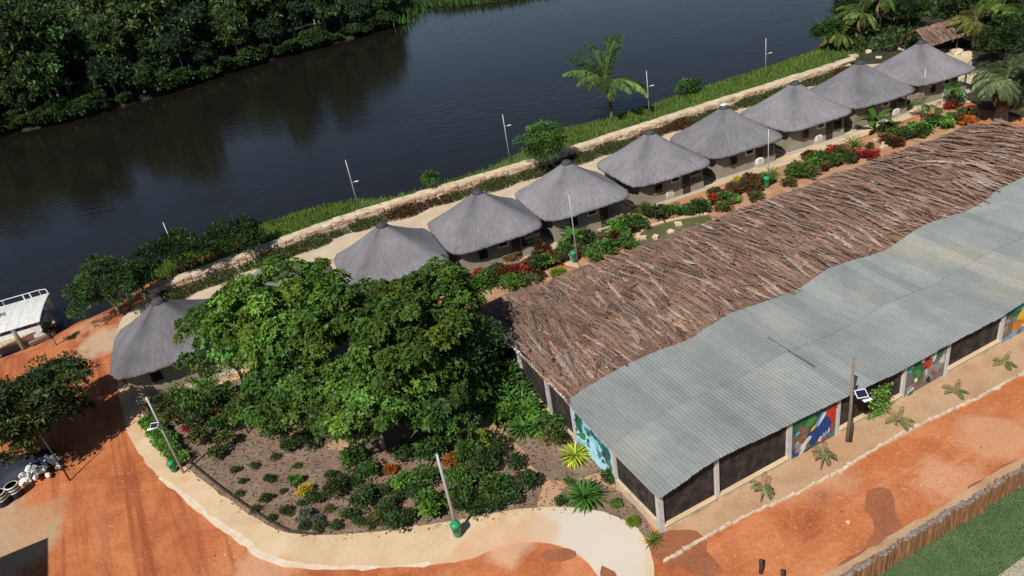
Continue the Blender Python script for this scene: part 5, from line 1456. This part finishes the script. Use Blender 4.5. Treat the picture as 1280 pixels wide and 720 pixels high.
# creeper on the netted bay
cp = []
s0_, s1_ = on_plane(1088, 475, -.15)[0], on_plane(1112, 465, -.15)[0]
for k in range(700):
    s_ = rs5.gauss((s0_ + s1_) / 2, .38); cp.append(ST(s_, -.12 - .25 * rs5.random(), rs5.random() ** .8 * 1.95))
D = unit(sph(rg, 700) - V[None] * .8)
g = leaf_quads(np.array(cp), D, .2 * rg.uniform(.6, 1.2, 700), .14, rg, (.09, .17, .03), .3)
tag(link('creeper', geo_mesh('creeper', g, MAT['leaf'])), 'leafy green creeper climbing the netted bay right of the solar post', 'creeper')

# ---- forest on the far bank
FT = []
fcols = [(.043, .078, .029), (.058, .102, .032), (.036, .063, .029), (.070, .112, .037), (.050, .083, .040)]
for k in range(6):
    hh = [9, 11, 8, 12, 10, 7][k]
    g, C = crown_geo(200 + k, 3.4 + .3 * (k % 3), 3.4 + .25 * (k % 2), hh * .44, hh * .52, 85, 62, 1.15, .75, .34, fcols[k % 5], cvar=.35, shell=.4)
    FT.append((geo_mesh('forest_crown', g, MAT['leaf']), None, hh))
    m_ = trunk_mb(230 + k, C, hh * .45, .2, 8); me = _mesh('forest_trunk', m_.v, m_.f); me.materials.append(MAT['bark_pale']); FT[-1] = (FT[-1][0], me, hh)
g, C = crown_geo(240, 1.8, 1.8, 1.3, 1.5, 40, 60, .7, .5, .26, (.045, .085, .024), cvar=.3)
BUSH = geo_mesh('bank_bush', g, MAT['leaf'])
rf = random.Random(9)
fs_ = np.array([p[:2] for p in far_shore]); placed = []
i0 = int(np.argmin(np.hypot(fs_[:, 0] - G(-140, 205, WZ)[0], fs_[:, 1] - G(-140, 205, WZ)[1])))
i1 = int(np.argmin(np.hypot(fs_[:, 0] - G(500, 24, WZ)[0], fs_[:, 1] - G(500, 24, WZ)[1])))
tries = 0
while len(placed) < 298 and tries < 12000:
    tries += 1
    x = rf.uniform(i0, i1); k = int(x); p = far_shore[k] + (far_shore[min(k + 1, len(far_shore) - 1)] - far_shore[k]) * (x - k)
    dd = 2.5 + (130 * rf.random() ** 1.5 if len(placed) < 215 else 90 + 100 * rf.random())
    q = p + INL * dd
    if x > i1 - 3 and dd > 40: continue
    if any((q[0] - b_[0]) ** 2 + (q[1] - b_[1]) ** 2 < (4.0 + dd * .02) ** 2 for b_ in placed): continue
    placed.append((q[0], q[1], dd))
for x, y, dd in placed:
    cm, tm, hh = FT[rf.randrange(6)]
    t = thing('forest_tree', (x, y, far_h(dd) - .2), 'dark green tree in the dense forest across the river' if dd > 9 else 'front-row tree overhanging the far waterline', 'tree', 'forest trees across the river', rf.uniform(0, 6.28))
    sc = rf.uniform(.8, 1.3) * (.85 if dd < 8 else 1.3); t.scale = (sc, sc, sc * rf.uniform(.9, 1.2))
    link('crown', cm, t); link('trunk', tm, t)
for k in range(170):
    x = rf.uniform(i0, i1); j = int(x); p = far_shore[j] + (far_shore[min(j + 1, len(far_shore) - 1)] - far_shore[j]) * (x - j) + INL * rf.uniform(-.3, 3.0)
    o = link('bank_bush', BUSH, None, (p[0], p[1], WZ + .1)); s_ = rf.uniform(.5, 1.25); o.scale = (s_, s_, s_ * rf.uniform(.7, 1.2)); o.rotation_euler = (0, 0, rf.uniform(0, 6.28))
    tag(o, 'low green bush at the waterline below the forest', 'bush', 'waterline bushes across the river')
# bare pale trunks standing out of the forest
for k, (px, py, h, lx) in enumerate([(122, 60, 9, -2.2), (105, 72, 6, -1.5), (250, 70, 8, .6), (262, 66, 8.5, .9), (275, 62, 7, .7), (243, 78, 6, -.8)]):
    p = G(px, py, 2)
    m_ = MB(); m_.tube([(0, 0, -2), (lx * .15 + .3, .2, h * .3), (lx * .5, .2, h * .6), (lx, .3, h)], [.17, .14, .10, .03], 6)
    m_.tube([(lx * .5, .2, h * .6), (lx * .5 + .9, 0, h * .85)], [.08, .03], 4); m_.tube([(lx * .4, .2, h * .5), (lx * .4 - .8, 0, h * .75)], [.07, .03], 4)
    t = thing('bare_tree', p, 'pale bare dead trunk standing among the far forest trees', 'tree', 'bare trunks in the far forest')
    m_.build('trunk', MAT['bark_pale'], t, smooth=True)

# ================================================================== POLES, BINS, KERBS, BOAT
def lamp_pole(px, py, h, label, group, z=0, mat='pole', fixture=.62, bin_=False, side=1, panel=False, r=.055, name='lamp_post', lean=(0, 0)):
    p = G(px, py, z)
    t = thing(name, p, label, 'lamp post', group)
    top = np.array([lean[0], lean[1], h])
    MB().tube([(0, 0, -.3), tuple(top * .5), tuple(top)], [r * 1.1, r, r * .8], 8).build('pole', MAT[mat], t, smooth=True)
    if fixture is None: return t
    q = top * fixture
    MB().tube([q, q + (.45 * side, -.1, .12)], .022, 5).build('arm', MAT['pole'], t)
    m_ = MB(); m_.box(q + (.55 * side, -.12, .10), (.42, .18, .07), .2, .02); m_.build('lamp_head', MAT['white'], t)
    if panel:
        m_ = MB(); vs = [(-.22, -.16, -.07), (.22, -.16, -.07), (.22, .16, .08), (-.22, .16, .08)]
        c = q + np.array([.22 * side, -.2, .32])
        m_.add([c + v for v in vs] + [c + np.array(v) + (0, 0, .035) for v in vs], [(3, 2, 1, 0), (4, 5, 6, 7), (0, 1, 5, 4), (1, 2, 6, 5), (2, 3, 7, 6), (3, 0, 4, 7)]); pn = m_.build('solar_panel', MAT['panel'], t)
        f = MB()
        for a_, b_ in ((0, 1), (1, 2), (2, 3), (3, 0)): f.tube([c + np.array(vs[a_]) + (0, 0, .03), c + np.array(vs[b_]) + (0, 0, .03)], .022, 4)
        f.build('panel_frame', MAT['white'], pn)
    return t
LPG = 'lamp posts along the river wall'
lamp_pole(449, 262, 5.7, 'thin lamp post on the wall behind the third hut', LPG, fixture=.55)
lamp_pole(638, 203, 5.7, 'thin lamp post on the wall left of the wall tree', LPG, fixture=.75)
lamp_pole(812, 147, 5.8, 'thin lamp post behind the sixth hut, right of the coconut palm', LPG, fixture=.66)
lamp_pole(957, 97, 5.1, 'thin lamp post farthest along the river wall', LPG, fixture=.6)
lamp_pole(232, 345, 5.8, 'thin lamp post behind the leftmost trees, mostly hidden by leaves', LPG, fixture=.7)
lamp_pole(1152, 133, 4.0, 'slender lamp post before the last hut', 'garden lamp posts', fixture=.5)
GPG = 'garden lamp posts'
lamp_pole(230, 592, 6.1, 'leaning-looking lamp post with solar lamp beside the left garden corner', GPG, fixture=.62, panel=True, side=-1, r=.07)
lamp_pole(573, 668, 5.6, 'grey pole by the curved concrete path with green bin at its foot', GPG, fixture=None, r=.085)
lamp_pole(722, 328, 6.2, 'tall thin garden lamp post before the fifth hut', GPG, fixture=None, r=.05)
lamp_pole(960, 232, 5.5, 'tall thin garden lamp post before the seventh hut', GPG, fixture=None, r=.045)

# wooden post with solar lamp before the shed
p = G(1059, 552)
t = thing('solar_lamp_post', p, 'weathered wooden post with solar lamp in front of the long shed', 'lamp post')
MB().tube([(0, 0, -.3), (.05, 0, 2.2), (0, 0, 5.5)], [.11, .09, .07], 8).build('pole', MAT['wood'], t, smooth=True)
MB().tube([(.16, -.06, -.2), (.14, -.05, 1.7)], [.09, .07], 7).build('stub_post', MAT['darkwood'], t, smooth=True)
MB().tube([(.02, 0, 3.3), (.45, -.1, 3.1)], .03, 5).build('arm', MAT['pole'], t)
MB().tube([(.06, -.02, 3.2), (.20, -.03, 4.4)], .06, 6).build('brace', MAT['charcoal'], t)
m_ = MB(); c = np.array([.42, -.25, 3.35]); vs = [(-.28, -.2, -.09), (.28, -.2, -.09), (.28, .2, .10), (-.28, .2, .10)]
m_.add([c + v for v in vs] + [c + np.array(v) + (0, 0, .04) for v in vs], [(3, 2, 1, 0), (4, 5, 6, 7), (0, 1, 5, 4), (1, 2, 6, 5), (2, 3, 7, 6), (3, 0, 4, 7)]); pn = m_.build('solar_panel', MAT['panel'], t)
f = MB()
for a_, b_ in ((0, 1), (1, 2), (2, 3), (3, 0)): f.tube([c + np.array(vs[a_]) + (0, 0, .035), c + np.array(vs[b_]) + (0, 0, .035)], .028, 4)
f.build('panel_frame', MAT['white'], pn)
MB().box((.74, -.3, 2.95), (.5, .2, .08), .25, .03).build('lamp_head', MAT['white'], t)

def bin_(px, py, label, s=1.0):
    p = G(px, py)
    t = thing('litter_bin', p, label, 'bin', 'green litter bins')
    n = 14; rings = [(.17, .12), (.20, .2), (.235, .72), (.25, .74), (.25, .80)]
    vs = [(r * s * math.cos(2 * math.pi * k / n), r * s * math.sin(2 * math.pi * k / n), z * s) for r, z in rings for k in range(n)]
    fs = [(a * n + k, a * n + (k + 1) % n, (a + 1) * n + (k + 1) % n, (a + 1) * n + k) for a in range(4) for k in range(n)] + [tuple(range(n))[::-1]]
    MB().add(vs, fs).build('body', MAT['green_bin'], t, smooth=True)
    rings = [(.262, .79), (.262, .85), (.20, .93), (.08, .97)]
    vs = [(r * s * math.cos(2 * math.pi * k / n), r * s * math.sin(2 * math.pi * k / n), z * s) for r, z in rings for k in range(n)]
    fs = [(a * n + k, a * n + (k + 1) % n, (a + 1) * n + (k + 1) % n, (a + 1) * n + k) for a in range(3) for k in range(n)] + [tuple(3 * n + k for k in range(n)), tuple(range(n))[::-1]]
    MB().add(vs, fs).build('lid', MAT['green_bin'], t, smooth=True)
    MB().box((0, -.235 * s, .62 * s), (.22 * s, .05 * s, .12 * s), 0, .01).build('slot', MAT['charcoal'], t)
    MB().tube([(.0, .18 * s, 0.0), (.0, .18 * s, .75 * s)], .03, 6).build('stand', MAT['charcoal'], t)
bin_(573, 671, 'green litter bin at the foot of the pole on the curved path', 1.1)
bin_(219, 590, 'green litter bin beside the left lamp post', .95)
bin_(718, 328, 'green litter bin at the lamp post before the fifth hut', 1.1)
bin_(958, 235, 'green litter bin at the lamp post before the seventh hut', 1.2)
bin_(715, 293, 'green bin standing at the wall of the fifth hut', 1.2)

# log wall
lw = thing('log_wall', LOG_A, 'low palisade of upright logs between the red road and the lawn', 'log wall')
rl = random.Random(3)
LM = []
MAT['log_end'] = nmat('grey_log_end', [(.3, (.13, .105, .09)), (.7, (.27, .23, .21))], scale=5, coord='obj', rough=.9, bump=.4, bdist=.01)
MAT['log_bark'] = nmat('brown_log', [(.25, (.11, .048, .024)), (.5, (.23, .11, .05)), (.8, (.40, .23, .10))], scale=2.6, coord='obj', stretch=(3, 3, .35), rough=.9, bump=.6, bdist=.02, fine=(6, .25))
for v in range(6):
    rg_ = np.random.default_rng(v); n = 10; m_ = MB(); rr = .14 * rg_.uniform(.8, 1.2)
    ang = rg_.normal(0, .06, n)
    vs = []
    for z, f in ((-1.45, 1.05), (-.5, 1.0), (.02, .97), (.06, .88)):
        for k in range(n): th = 2 * math.pi * k / n; q = rr * f * (1 + ang[k]); vs.append((q * math.cos(th), q * math.sin(th), z + (.03 * rg_.normal() if z > 0 else 0)))
    fs = [(a * n + k, a * n + (k + 1) % n, (a + 1) * n + (k + 1) % n, (a + 1) * n + k) for a in range(3) for k in range(n)] + [tuple(3 * n + k for k in range(n))]
    me = _mesh('log', vs, fs); me.materials.append(MAT['log_bark']); me.materials.append(MAT['log_end'])
    me.polygons[len(fs) - 1].material_index = 1
    for q in range(2 * n, 3 * n): me.polygons[q].material_index = 1
    LM.append(me)
d = -6.0
while d < 24:
    q = LD * d + LN * (.16 + rl.uniform(-.05, .05))
    o = link('log', rl.choice(LM), lw, (q[0], q[1], rl.uniform(.0, .14))); s_ = rl.uniform(.85, 1.15)
    o.scale = (s_, s_, 1); o.rotation_euler = (rl.gauss(0, .03), rl.gauss(0, .03), rl.uniform(0, 6.28)); d += .265 * s_
sheet('sand_ledge', [LOG_A - LD * 6 - LN * .02, LOG_B + LD * 12 - LN * .02, LOG_B + LD * 12 - LN * .35, LOG_A - LD * 6 - LN * .28], .03, MAT['sand'], step=.5, jit=.05, seed=44, thick=.05)

# kerb of small stones between sand and road
ka, kb = G(829, 703), G(1300, 455)
kd = kb - ka; kl = np.linalg.norm(kd); kd /= kl
kt = thing('stone_kerb', ka, 'line of small cream stones edging the red road', 'kerb')
km = [block_mesh(400 + k, .42, .17, .2, MAT['stone'], .14) for k in range(5)]
d = 0
kn = np.array([-kd[1], kd[0], 0])
while d < kl + 4:
    ln = rl.uniform(.28, .55); q = kd * (d + ln / 2) + kn * (rl.uniform(-.05, .05) + .12 * math.sin(d * .5))
    place('stone', rl.choice(km), kt, (q[0], q[1], .05), math.atan2(kd[1], kd[0]) + rl.gauss(0, .12), (ln / .42, rl.uniform(.7, 1.1), rl.uniform(.6, 1.0))); d += ln + rl.uniform(0, .06)

# dark board edging along the garden bed
eg = [G(*p) for p in [(186, 505), (192, 538), (240, 581), (300, 628), (362, 665), (400, 668)]]
et = thing('garden_edging', eg[0], 'thin dark board edging between the concrete path and brown bed', 'edging')
e_ = catmull(eg, .8)
for i in range(len(e_) - 1):
    a_, b_ = e_[i] - eg[0], e_[i + 1] - eg[0]; c_ = (a_ + b_) / 2
    MB().box((c_[0], c_[1], .09), (np.linalg.norm(b_ - a_) * .98, .05, .22), math.atan2(b_[1] - a_[1], b_[0] - a_[0])).build('board', MAT['darkwood'], et)
# low net fence at the left corner of the garden
fa, fb = G(176, 508), G(240, 578)
ft = thing('net_fence', fa, 'low dark net fence at the left corner of the garden', 'fence')
fd = fb - fa; fl = np.linalg.norm(fd)
for k in range(5):
    q = fd * k / 4; MB().tube([(q[0], q[1], -.1), (q[0], q[1], .9)], .025, 6).build('post', MAT['pole'], ft)
def netmat():
    m = bpy.data.materials.new('green_net'); m.use_nodes = True; t_ = m.node_tree; N = t_.nodes; L = t_.links
    b = N['Principled BSDF']; b.inputs['Base Color'].default_value = (.10, .12, .13, 1); b.inputs['Roughness'].default_value = .8
    tr = N.new('ShaderNodeBsdfTransparent'); mx = N.new('ShaderNodeMixShader'); mx.inputs[0].default_value = .38
    L.new(tr.outputs[0], mx.inputs[1]); L.new(b.outputs[0], mx.inputs[2]); L.new(mx.outputs[0], N['Material Output'].inputs['Surface']); return m
MAT['netting'] = netmat()
vs = []
for k in range(9):
    q = fd * k / 8; vs += [(q[0], q[1], .05), (q[0], q[1], .82 - .06 * math.sin(math.pi * (k % 2)))]
mk('net', vs, [(2 * k, 2 * k + 2, 2 * k + 3, 2 * k + 1) for k in range(8)], MAT['netting'], ft)

# short posts in the road
for k, (px, py, h) in enumerate([(951, 716, .85), (978, 726, .7)]):
    p = G(px, py)
    o = MB().tube([(0, 0, -.2), (.02, 0, h * .5), (.0, .02, h - .06), (.0, .02, h)], [.10, .095, .09, .07], 9).build('road_post', MAT['darkwood'], None, p, smooth=True)
    tag(o, ['left dark wooden stump at the bottom edge of the road', 'right dark wooden stump at the bottom edge of the road'][k], 'post', 'stumps in the road')

# ---- ferry with white corrugated roof, jetty and mooring posts
RZB = 1.1
c0, c1, c2, c3 = G(51, 367, RZB), G(59, 396, RZB), G(-75, 435, RZB), G(-90, 408, RZB)
bo = (c0 + c1 + c2 + c3) / 4; bo[2] = WZ
bx = unit(c0 - c3 + c1 - c2); by = unit(c0 - c1 + c3 - c2); by = unit(by - bx * (by @ bx))
Lb = np.linalg.norm(c0 - c3) * .5 + np.linalg.norm(c1 - c2) * .5; Wb = (np.linalg.norm(c0 - c1) + np.linalg.norm(c3 - c2)) / 2
boat = thing('ferry_boat', bo, 'small ferry with white corrugated roof and railing moored at the left jetty', 'boat', rz=math.atan2(bx[1], bx[0]))
hr = RZB - WZ
m_ = MB(); hl, hw = Lb / 2, Wb / 2
prof = [(-hl, -hw * .8), (hl * .8, -hw * .8), (hl * .97, -hw * .4), (hl * .97, hw * .4), (hl * .8, hw * .8), (-hl, hw * .8)]
m_.prism(prof, -.5, .9); m_.build('hull', MAT['pole'], boat)
# corrugated roof panels with a slight camber
npan = int(Lb / .9)
for k in range(npan):
    vs, fs = [], []; xs = np.linspace(-hl + k * Lb / npan, -hl + (k + 1) * Lb / npan - .015, 25)
    ys = np.linspace(-hw, hw, 7)
    for j, y in enumerate(ys):
        for i, x in enumerate(xs): vs.append((x, y, hr - .25 * (y / hw) ** 2 * .8 + .03 * (1 if (i % 4) in (1, 2) else 0) + .002 * (k % 2)))
    for j in range(6):
        for i in range(24): fs.append((j * 25 + i, j * 25 + i + 1, (j + 1) * 25 + i + 1, (j + 1) * 25 + i))
    mk('roof_sheet', vs, fs, MAT['white'], boat)
for x in np.linspace(-hl + .3, hl - .3, 5):
    for y in (-hw + .3, hw - .3): MB().tube([(x, y, .6), (x, y, hr - .2)], .05, 6).build('pillar', MAT['white'], boat)
MB().box((0, -hw + .25, 1.45), (Lb * .96, .05, 1.05)).build('side_board', MAT['white'], boat)
MB().box((0, hw - .25, 1.45), (Lb * .96, .05, 1.05)).build('side_board', MAT['white'], boat)
# railing above the river side of the roof
rt = MB(); yr = hw + .55
rt.tube([(-hl, yr, hr + .15), (hl - .9, yr, hr + .15), (hl - .35, yr - .1, hr + .1), (hl - .1, hw - .15, hr - .1)], .04, 6); rt.tube([(-hl, yr - .05, hr - .5), (hl - .8, yr - .05, hr - .5)], .03, 6)
rl_ = rt.build('railing', MAT['white'], boat)
for x in (-hl + 1, -hl + 4.5, hl - 4.2, hl - .95): MB().tube([(x, yr, .6), (x, yr, hr + .15)], .04, 6).build('rail_post', MAT['white'], rl_)
for x in (hl - 2.2, hl - 1.6): MB().tube([(x, hw - .05, hr - .3), (x - .05, hw + .02, hr + .35)], .06, 6).build('vent_pipe', MAT['white'], boat)
tcu = bpy.data.curves.new('roof_letter', 'FONT'); tcu.body = 'R'; tcu.size = 1.2; tcu.extrude = .008; tcu.align_x = 'CENTER'
to = bpy.data.objects.new('letter_curve', tcu); COL.objects.link(to)
bpy.context.view_layer.update()
me = bpy.data.meshes.new_from_object(to.evaluated_get(bpy.context.evaluated_depsgraph_get())); bpy.data.objects.remove(to)
MAT['letter'] = flat('dark_lettering', (.10, .10, .11)); me.materials.clear(); me.materials.append(MAT['letter'])
pr = G(3, 394, RZB + .03) - bo; pl_ = (pr @ bx, pr @ by)
link('roof_letter', me, boat, (pl_[0], pl_[1] - .3, hr + .035 - .2 * (pl_[1] / hw) ** 2))

ja, jb = G(-40, 449, .0), G(62, 402, .0)
jd = unit(jb - ja); jn = np.array([-jd[1], jd[0], 0]); jl = np.linalg.norm(jb - ja)
jt = thing('jetty', ja, 'sand-coloured plank jetty beside the ferry', 'jetty', rz=math.atan2(jd[1], jd[0]))
k = 0; x = 0
MAT['jettyplank'] = nmat('sandy_planks', [(.3, (.36, .28, .18)), (.7, (.52, .42, .29))], scale=2, coord='pos', rough=.95, bump=.5, fine=(6, .2))
while x < jl:
    wd = .34; MB().box((x + wd / 2, rl.uniform(-.05, .05), .0), (wd - .02, 1.5, .09), rl.uniform(-.03, .03), .01).build('plank', MAT['jettyplank'], jt); x += wd
for x in (1, 4, 7): 
    for y in (-.6, .6):
        if x < jl: MB().tube([(x, y, -2.5), (x, y, -.05)], .09, 6).build('pile', MAT['darkwood'], jt)
for k, (px, py, h) in enumerate([(31, 436, 1.9), (68, 418, 1.5)]):
    p = G(px, py, -.4)
    o = MB().tube([(0, 0, -1.5), (-.08, .0, h * .5), (-.16, .1, h)], [.24, .19, .14], 8).build('mooring_post', MAT['wood'], None, p, smooth=True)
    tag(o, ['thick weathered mooring post on the jetty near the ferry side', 'thick weathered mooring post at the outer end of the jetty'][k], 'post', 'mooring posts')
o = MB().box((0, 0, .2), (1.6, .5, .34), math.atan2(jd[1], jd[0]), .04).build('wooden_trough', MAT['wood'], None, G(50, 427, -.3)); tag(o, 'brown wooden box lying beside the jetty', 'box')

# ---- heap of white bottles and striped drums at the left edge
hp = G(50, 596)
bm = []
for k in range(4):
    m_ = MB(); n = 8; rr = [(.0, .05), (.02, .13), (.22, .15), (.34, .12), (.42, .05), (.50, .045)]
    vs = [(max(.001, r) * math.cos(2 * math.pi * q / n), max(.001, r) * math.sin(2 * math.pi * q / n), z) for z, r in rr for q in range(n)]
    fs = [(a * n + q, a * n + (q + 1) % n, (a + 1) * n + (q + 1) % n, (a + 1) * n + q) for a in range(5) for q in range(n)] + [tuple(range(n))[::-1], tuple(5 * n + q for q in range(n))]
    me = _mesh('bottle', vs, fs); me.materials.append(MAT['white']); bm.append(me)
for k in range(46):
    px = 30 + rl.random() * 45; py = 606 - (px - 30) * .62 + rl.uniform(-8, 9)
    p = G(px, py); o = link('plastic_can', bm[k % 4], None, (p[0], p[1], .16 + rl.random() * .35)); s_ = rl.uniform(.8, 1.25); o.scale = (s_, s_, s_)
    o.rotation_euler = (rl.uniform(1.0, 2.0), rl.uniform(-.4, .4), rl.uniform(0, 6.28)); tag(o, 'white plastic can in the heap under the left edge tree', 'can', 'heap of white cans')
for k, (px, py, lb) in enumerate([(6, 630, 'left dark drum with white bands at the left picture edge'), (22, 620, 'right dark drum with white bands beside the white heap')]):
    t = thing('striped_drum', G(px, py), lb, 'drum', 'striped drums')
    MB().tube([(0, 0, 0), (0, 0, .06), (0, 0, .92), (0, 0, .96)], [.36, .38, .38, .35], 16).build('body', MAT['navy'], t, smooth=False)
    for z in (.45, .66, .87):
        MB().tube([(0, 0, z), (0, 0, z + .09)], .388, 16).build('band', MAT['white'], t)
def tarp():
    vs, fs = [], []; rg_ = np.random.default_rng(5); A_, B_, C_, D_ = G(-25, 585), G(70, 560), G(62, 582), G(-20, 622)
    n = 14
    for i in range(n + 1):
        for j in range(n + 1):
            a, b = i / n, j / n; p = (A_ * (1 - a) + B_ * a) * (1 - b) + (D_ * (1 - a) + C_ * a) * b
            h = .75 * math.sin(math.pi * min(max(b, .0), 1)) ** .6 * math.sin(math.pi * (.08 + .84 * a)) ** .5 + rg_.normal(0, .05)
            vs.append((p[0], p[1], max(.02, h)))
    for i in range(n):
        for j in range(n): fs.append((i * (n + 1) + j, i * (n + 1) + j + 1, (i + 1) * (n + 1) + j + 1, (i + 1) * (n + 1) + j))
    o0 = np.array(vs[0]); vs = [tuple(np.array(v) - o0) for v in vs]
    tag(mk('tarpaulin', vs, fs, MAT['navy'], None, o0, smooth=True), 'dark navy tarpaulin covering a heap under the left tree', 'tarpaulin')
tarp()
p = G(88, 601)
o = MB().tube([(0, 0, -.2), (-.25, .25, 1.6), (-.45, .4, 3.4)], [.055, .05, .035], 7).build('thin_post', MAT['darkwood'], None, p, smooth=True); tag(o, 'thin dark leaning post beside the white heap', 'post')

# ---- old thatched shelter at the top right
p = G(1178, 62)
t = thing('old_shelter', p, 'old brown palm-thatched shelter behind the last hut', 'shelter', rz=R(10))
vs, fs = [], []; rg_ = np.random.default_rng(17); NX, NY = 26, 16
for i in range(NX + 1):
    for j in range(NY + 1):
        x = -4.4 + 8.8 * i / NX; y = -2.9 + 5.8 * j / NY
        vs.append((x, y, 3.6 - abs(y) * .55 - .012 * x * x + rg_.normal(0, .05)))
for i in range(NX):
    for j in range(NY): fs.append((i * (NY + 1) + j, (i + 1) * (NY + 1) + j, (i + 1) * (NY + 1) + j + 1, i * (NY + 1) + j + 1))
rf_ = mk('roof', vs, fs, MAT['thatch_under'], t)
for k in range(90):
    x = rl.uniform(-4.2, 3.6); sg = rl.choice((-1, 1)); y = rl.uniform(.1, 1.2)
    o = link('palm_frond', FV[rl.randrange(14)][0], rf_, (x, sg * y, 3.66 - abs(y) * .55 - .012 * x * x)); o.rotation_euler = (0, .5, sg * math.pi / 2 + rl.gauss(0, .25)); o.scale = (.8, .8, 1)
for x in (-3.8, 0, 3.8):
    for y in (-2.3, 2.3): MB().tube([(x, y, -.2), (x, y, 2.3)], .09, 6).build('post', MAT['darkwood'], t)

# ---- unseen store, shape guessed, added outside the left edge to shadow the yard corner
tip = G(60, 672); sh = np.array([SUN_DIR[0], SUN_DIR[1]]) / np.linalg.norm(SUN_DIR); Hs = 7.0
e1 = G(60, 722) - tip; e2 = G(-10, 701) - tip
rc = tip[:2] + sh * Hs / math.tan(R(SUN_EL))
base = np.array([rc[0], rc[1], 0]); 
t = thing('shadow_store', base, 'tall unseen store of guessed shape, added to cast the yard corner shadow', 'store')
d1 = unit(e1); d2 = unit(e2); a_, b_, c_, d_ = np.zeros(3), d1 * 7, d1 * 7 + d2 * 6, d2 * 6
poly = [a_[:2], b_[:2], c_[:2], d_[:2]]
if np.cross(d1[:2], d2[:2]) < 0: poly = poly[::-1]
MB().prism(poly, Hs - .25, Hs).build('roof', MAT['charcoal'], t)
ins = [np.array(q) * .86 + (c_[:2] * .07) for q in poly]
MB().prism(ins, -.1, Hs - .25).build('wall', MAT['darkwood'], t)

# ---- loose stones and grit on the dirt
def grit(name, polys, n, seed, label):
    rg_ = np.random.default_rng(seed); P = []
    for poly, k in polys:
        q = [Vector(G(*p)[:2]) for p in poly]; tr = tessellate_polygon([[Vector((v.x, v.y, 0)) for v in q]])
        ar_ = np.array([abs((q[b] - q[a]).cross(q[c] - q[a])) for a, b, c in tr]); ar_ /= ar_.sum()
        for i in rg_.choice(len(tr), k, p=ar_):
            a_, b_, c_ = [np.array(q[j]) for j in tr[i]]; u_, v_ = rg_.random(2)
            if u_ + v_ > 1: u_, v_ = 1 - u_, 1 - v_
            w_ = a_ + (b_ - a_) * u_ + (c_ - a_) * v_; P.append((w_[0], w_[1], .0))
    P = np.array(P); m = len(P); s = np.exp(rg_.normal(-3.7, .45, m)); az = rg_.uniform(0, 6.28, m)
    V_ = []
    for j in range(3): V_.append(P + np.stack([np.cos(az + 2.1 * j) * s, np.sin(az + 2.1 * j) * s * .8, np.zeros(m)], 1))
    V_.append(P + np.stack([rg_.normal(0, .2, m) * s, rg_.normal(0, .2, m) * s, s * .7], 1))
    VV_ = np.stack(V_, 1).reshape(-1, 3); b = np.arange(m)[:, None] * 4
    F_ = np.concatenate([b + np.array([[0, 1, 3]]), b + np.array([[1, 2, 3]]), b + np.array([[2, 0, 3]])])
    c = np.array([[.45, .26, .15]]) * np.exp(rg_.normal(0, .4, (m, 1)))
    tag(mk(name, VV_, F_, MAT['leaf_dry'], col=np.repeat(np.clip(c, .02, .7), 4, axis=0)), label, 'grit', kind='stuff')
grit('road_grit', [([(0, 640), (110, 560), (180, 590), (330, 705), (600, 712), (680, 690), (760, 740), (0, 740)], 3500), ([(100, 420), (140, 405), (150, 500), (175, 560), (110, 560)], 1000), ([(840, 710), (1280, 480), (1280, 575), (1050, 715)], 3500)], 0, 5, 'small stones and grit on the red dirt')
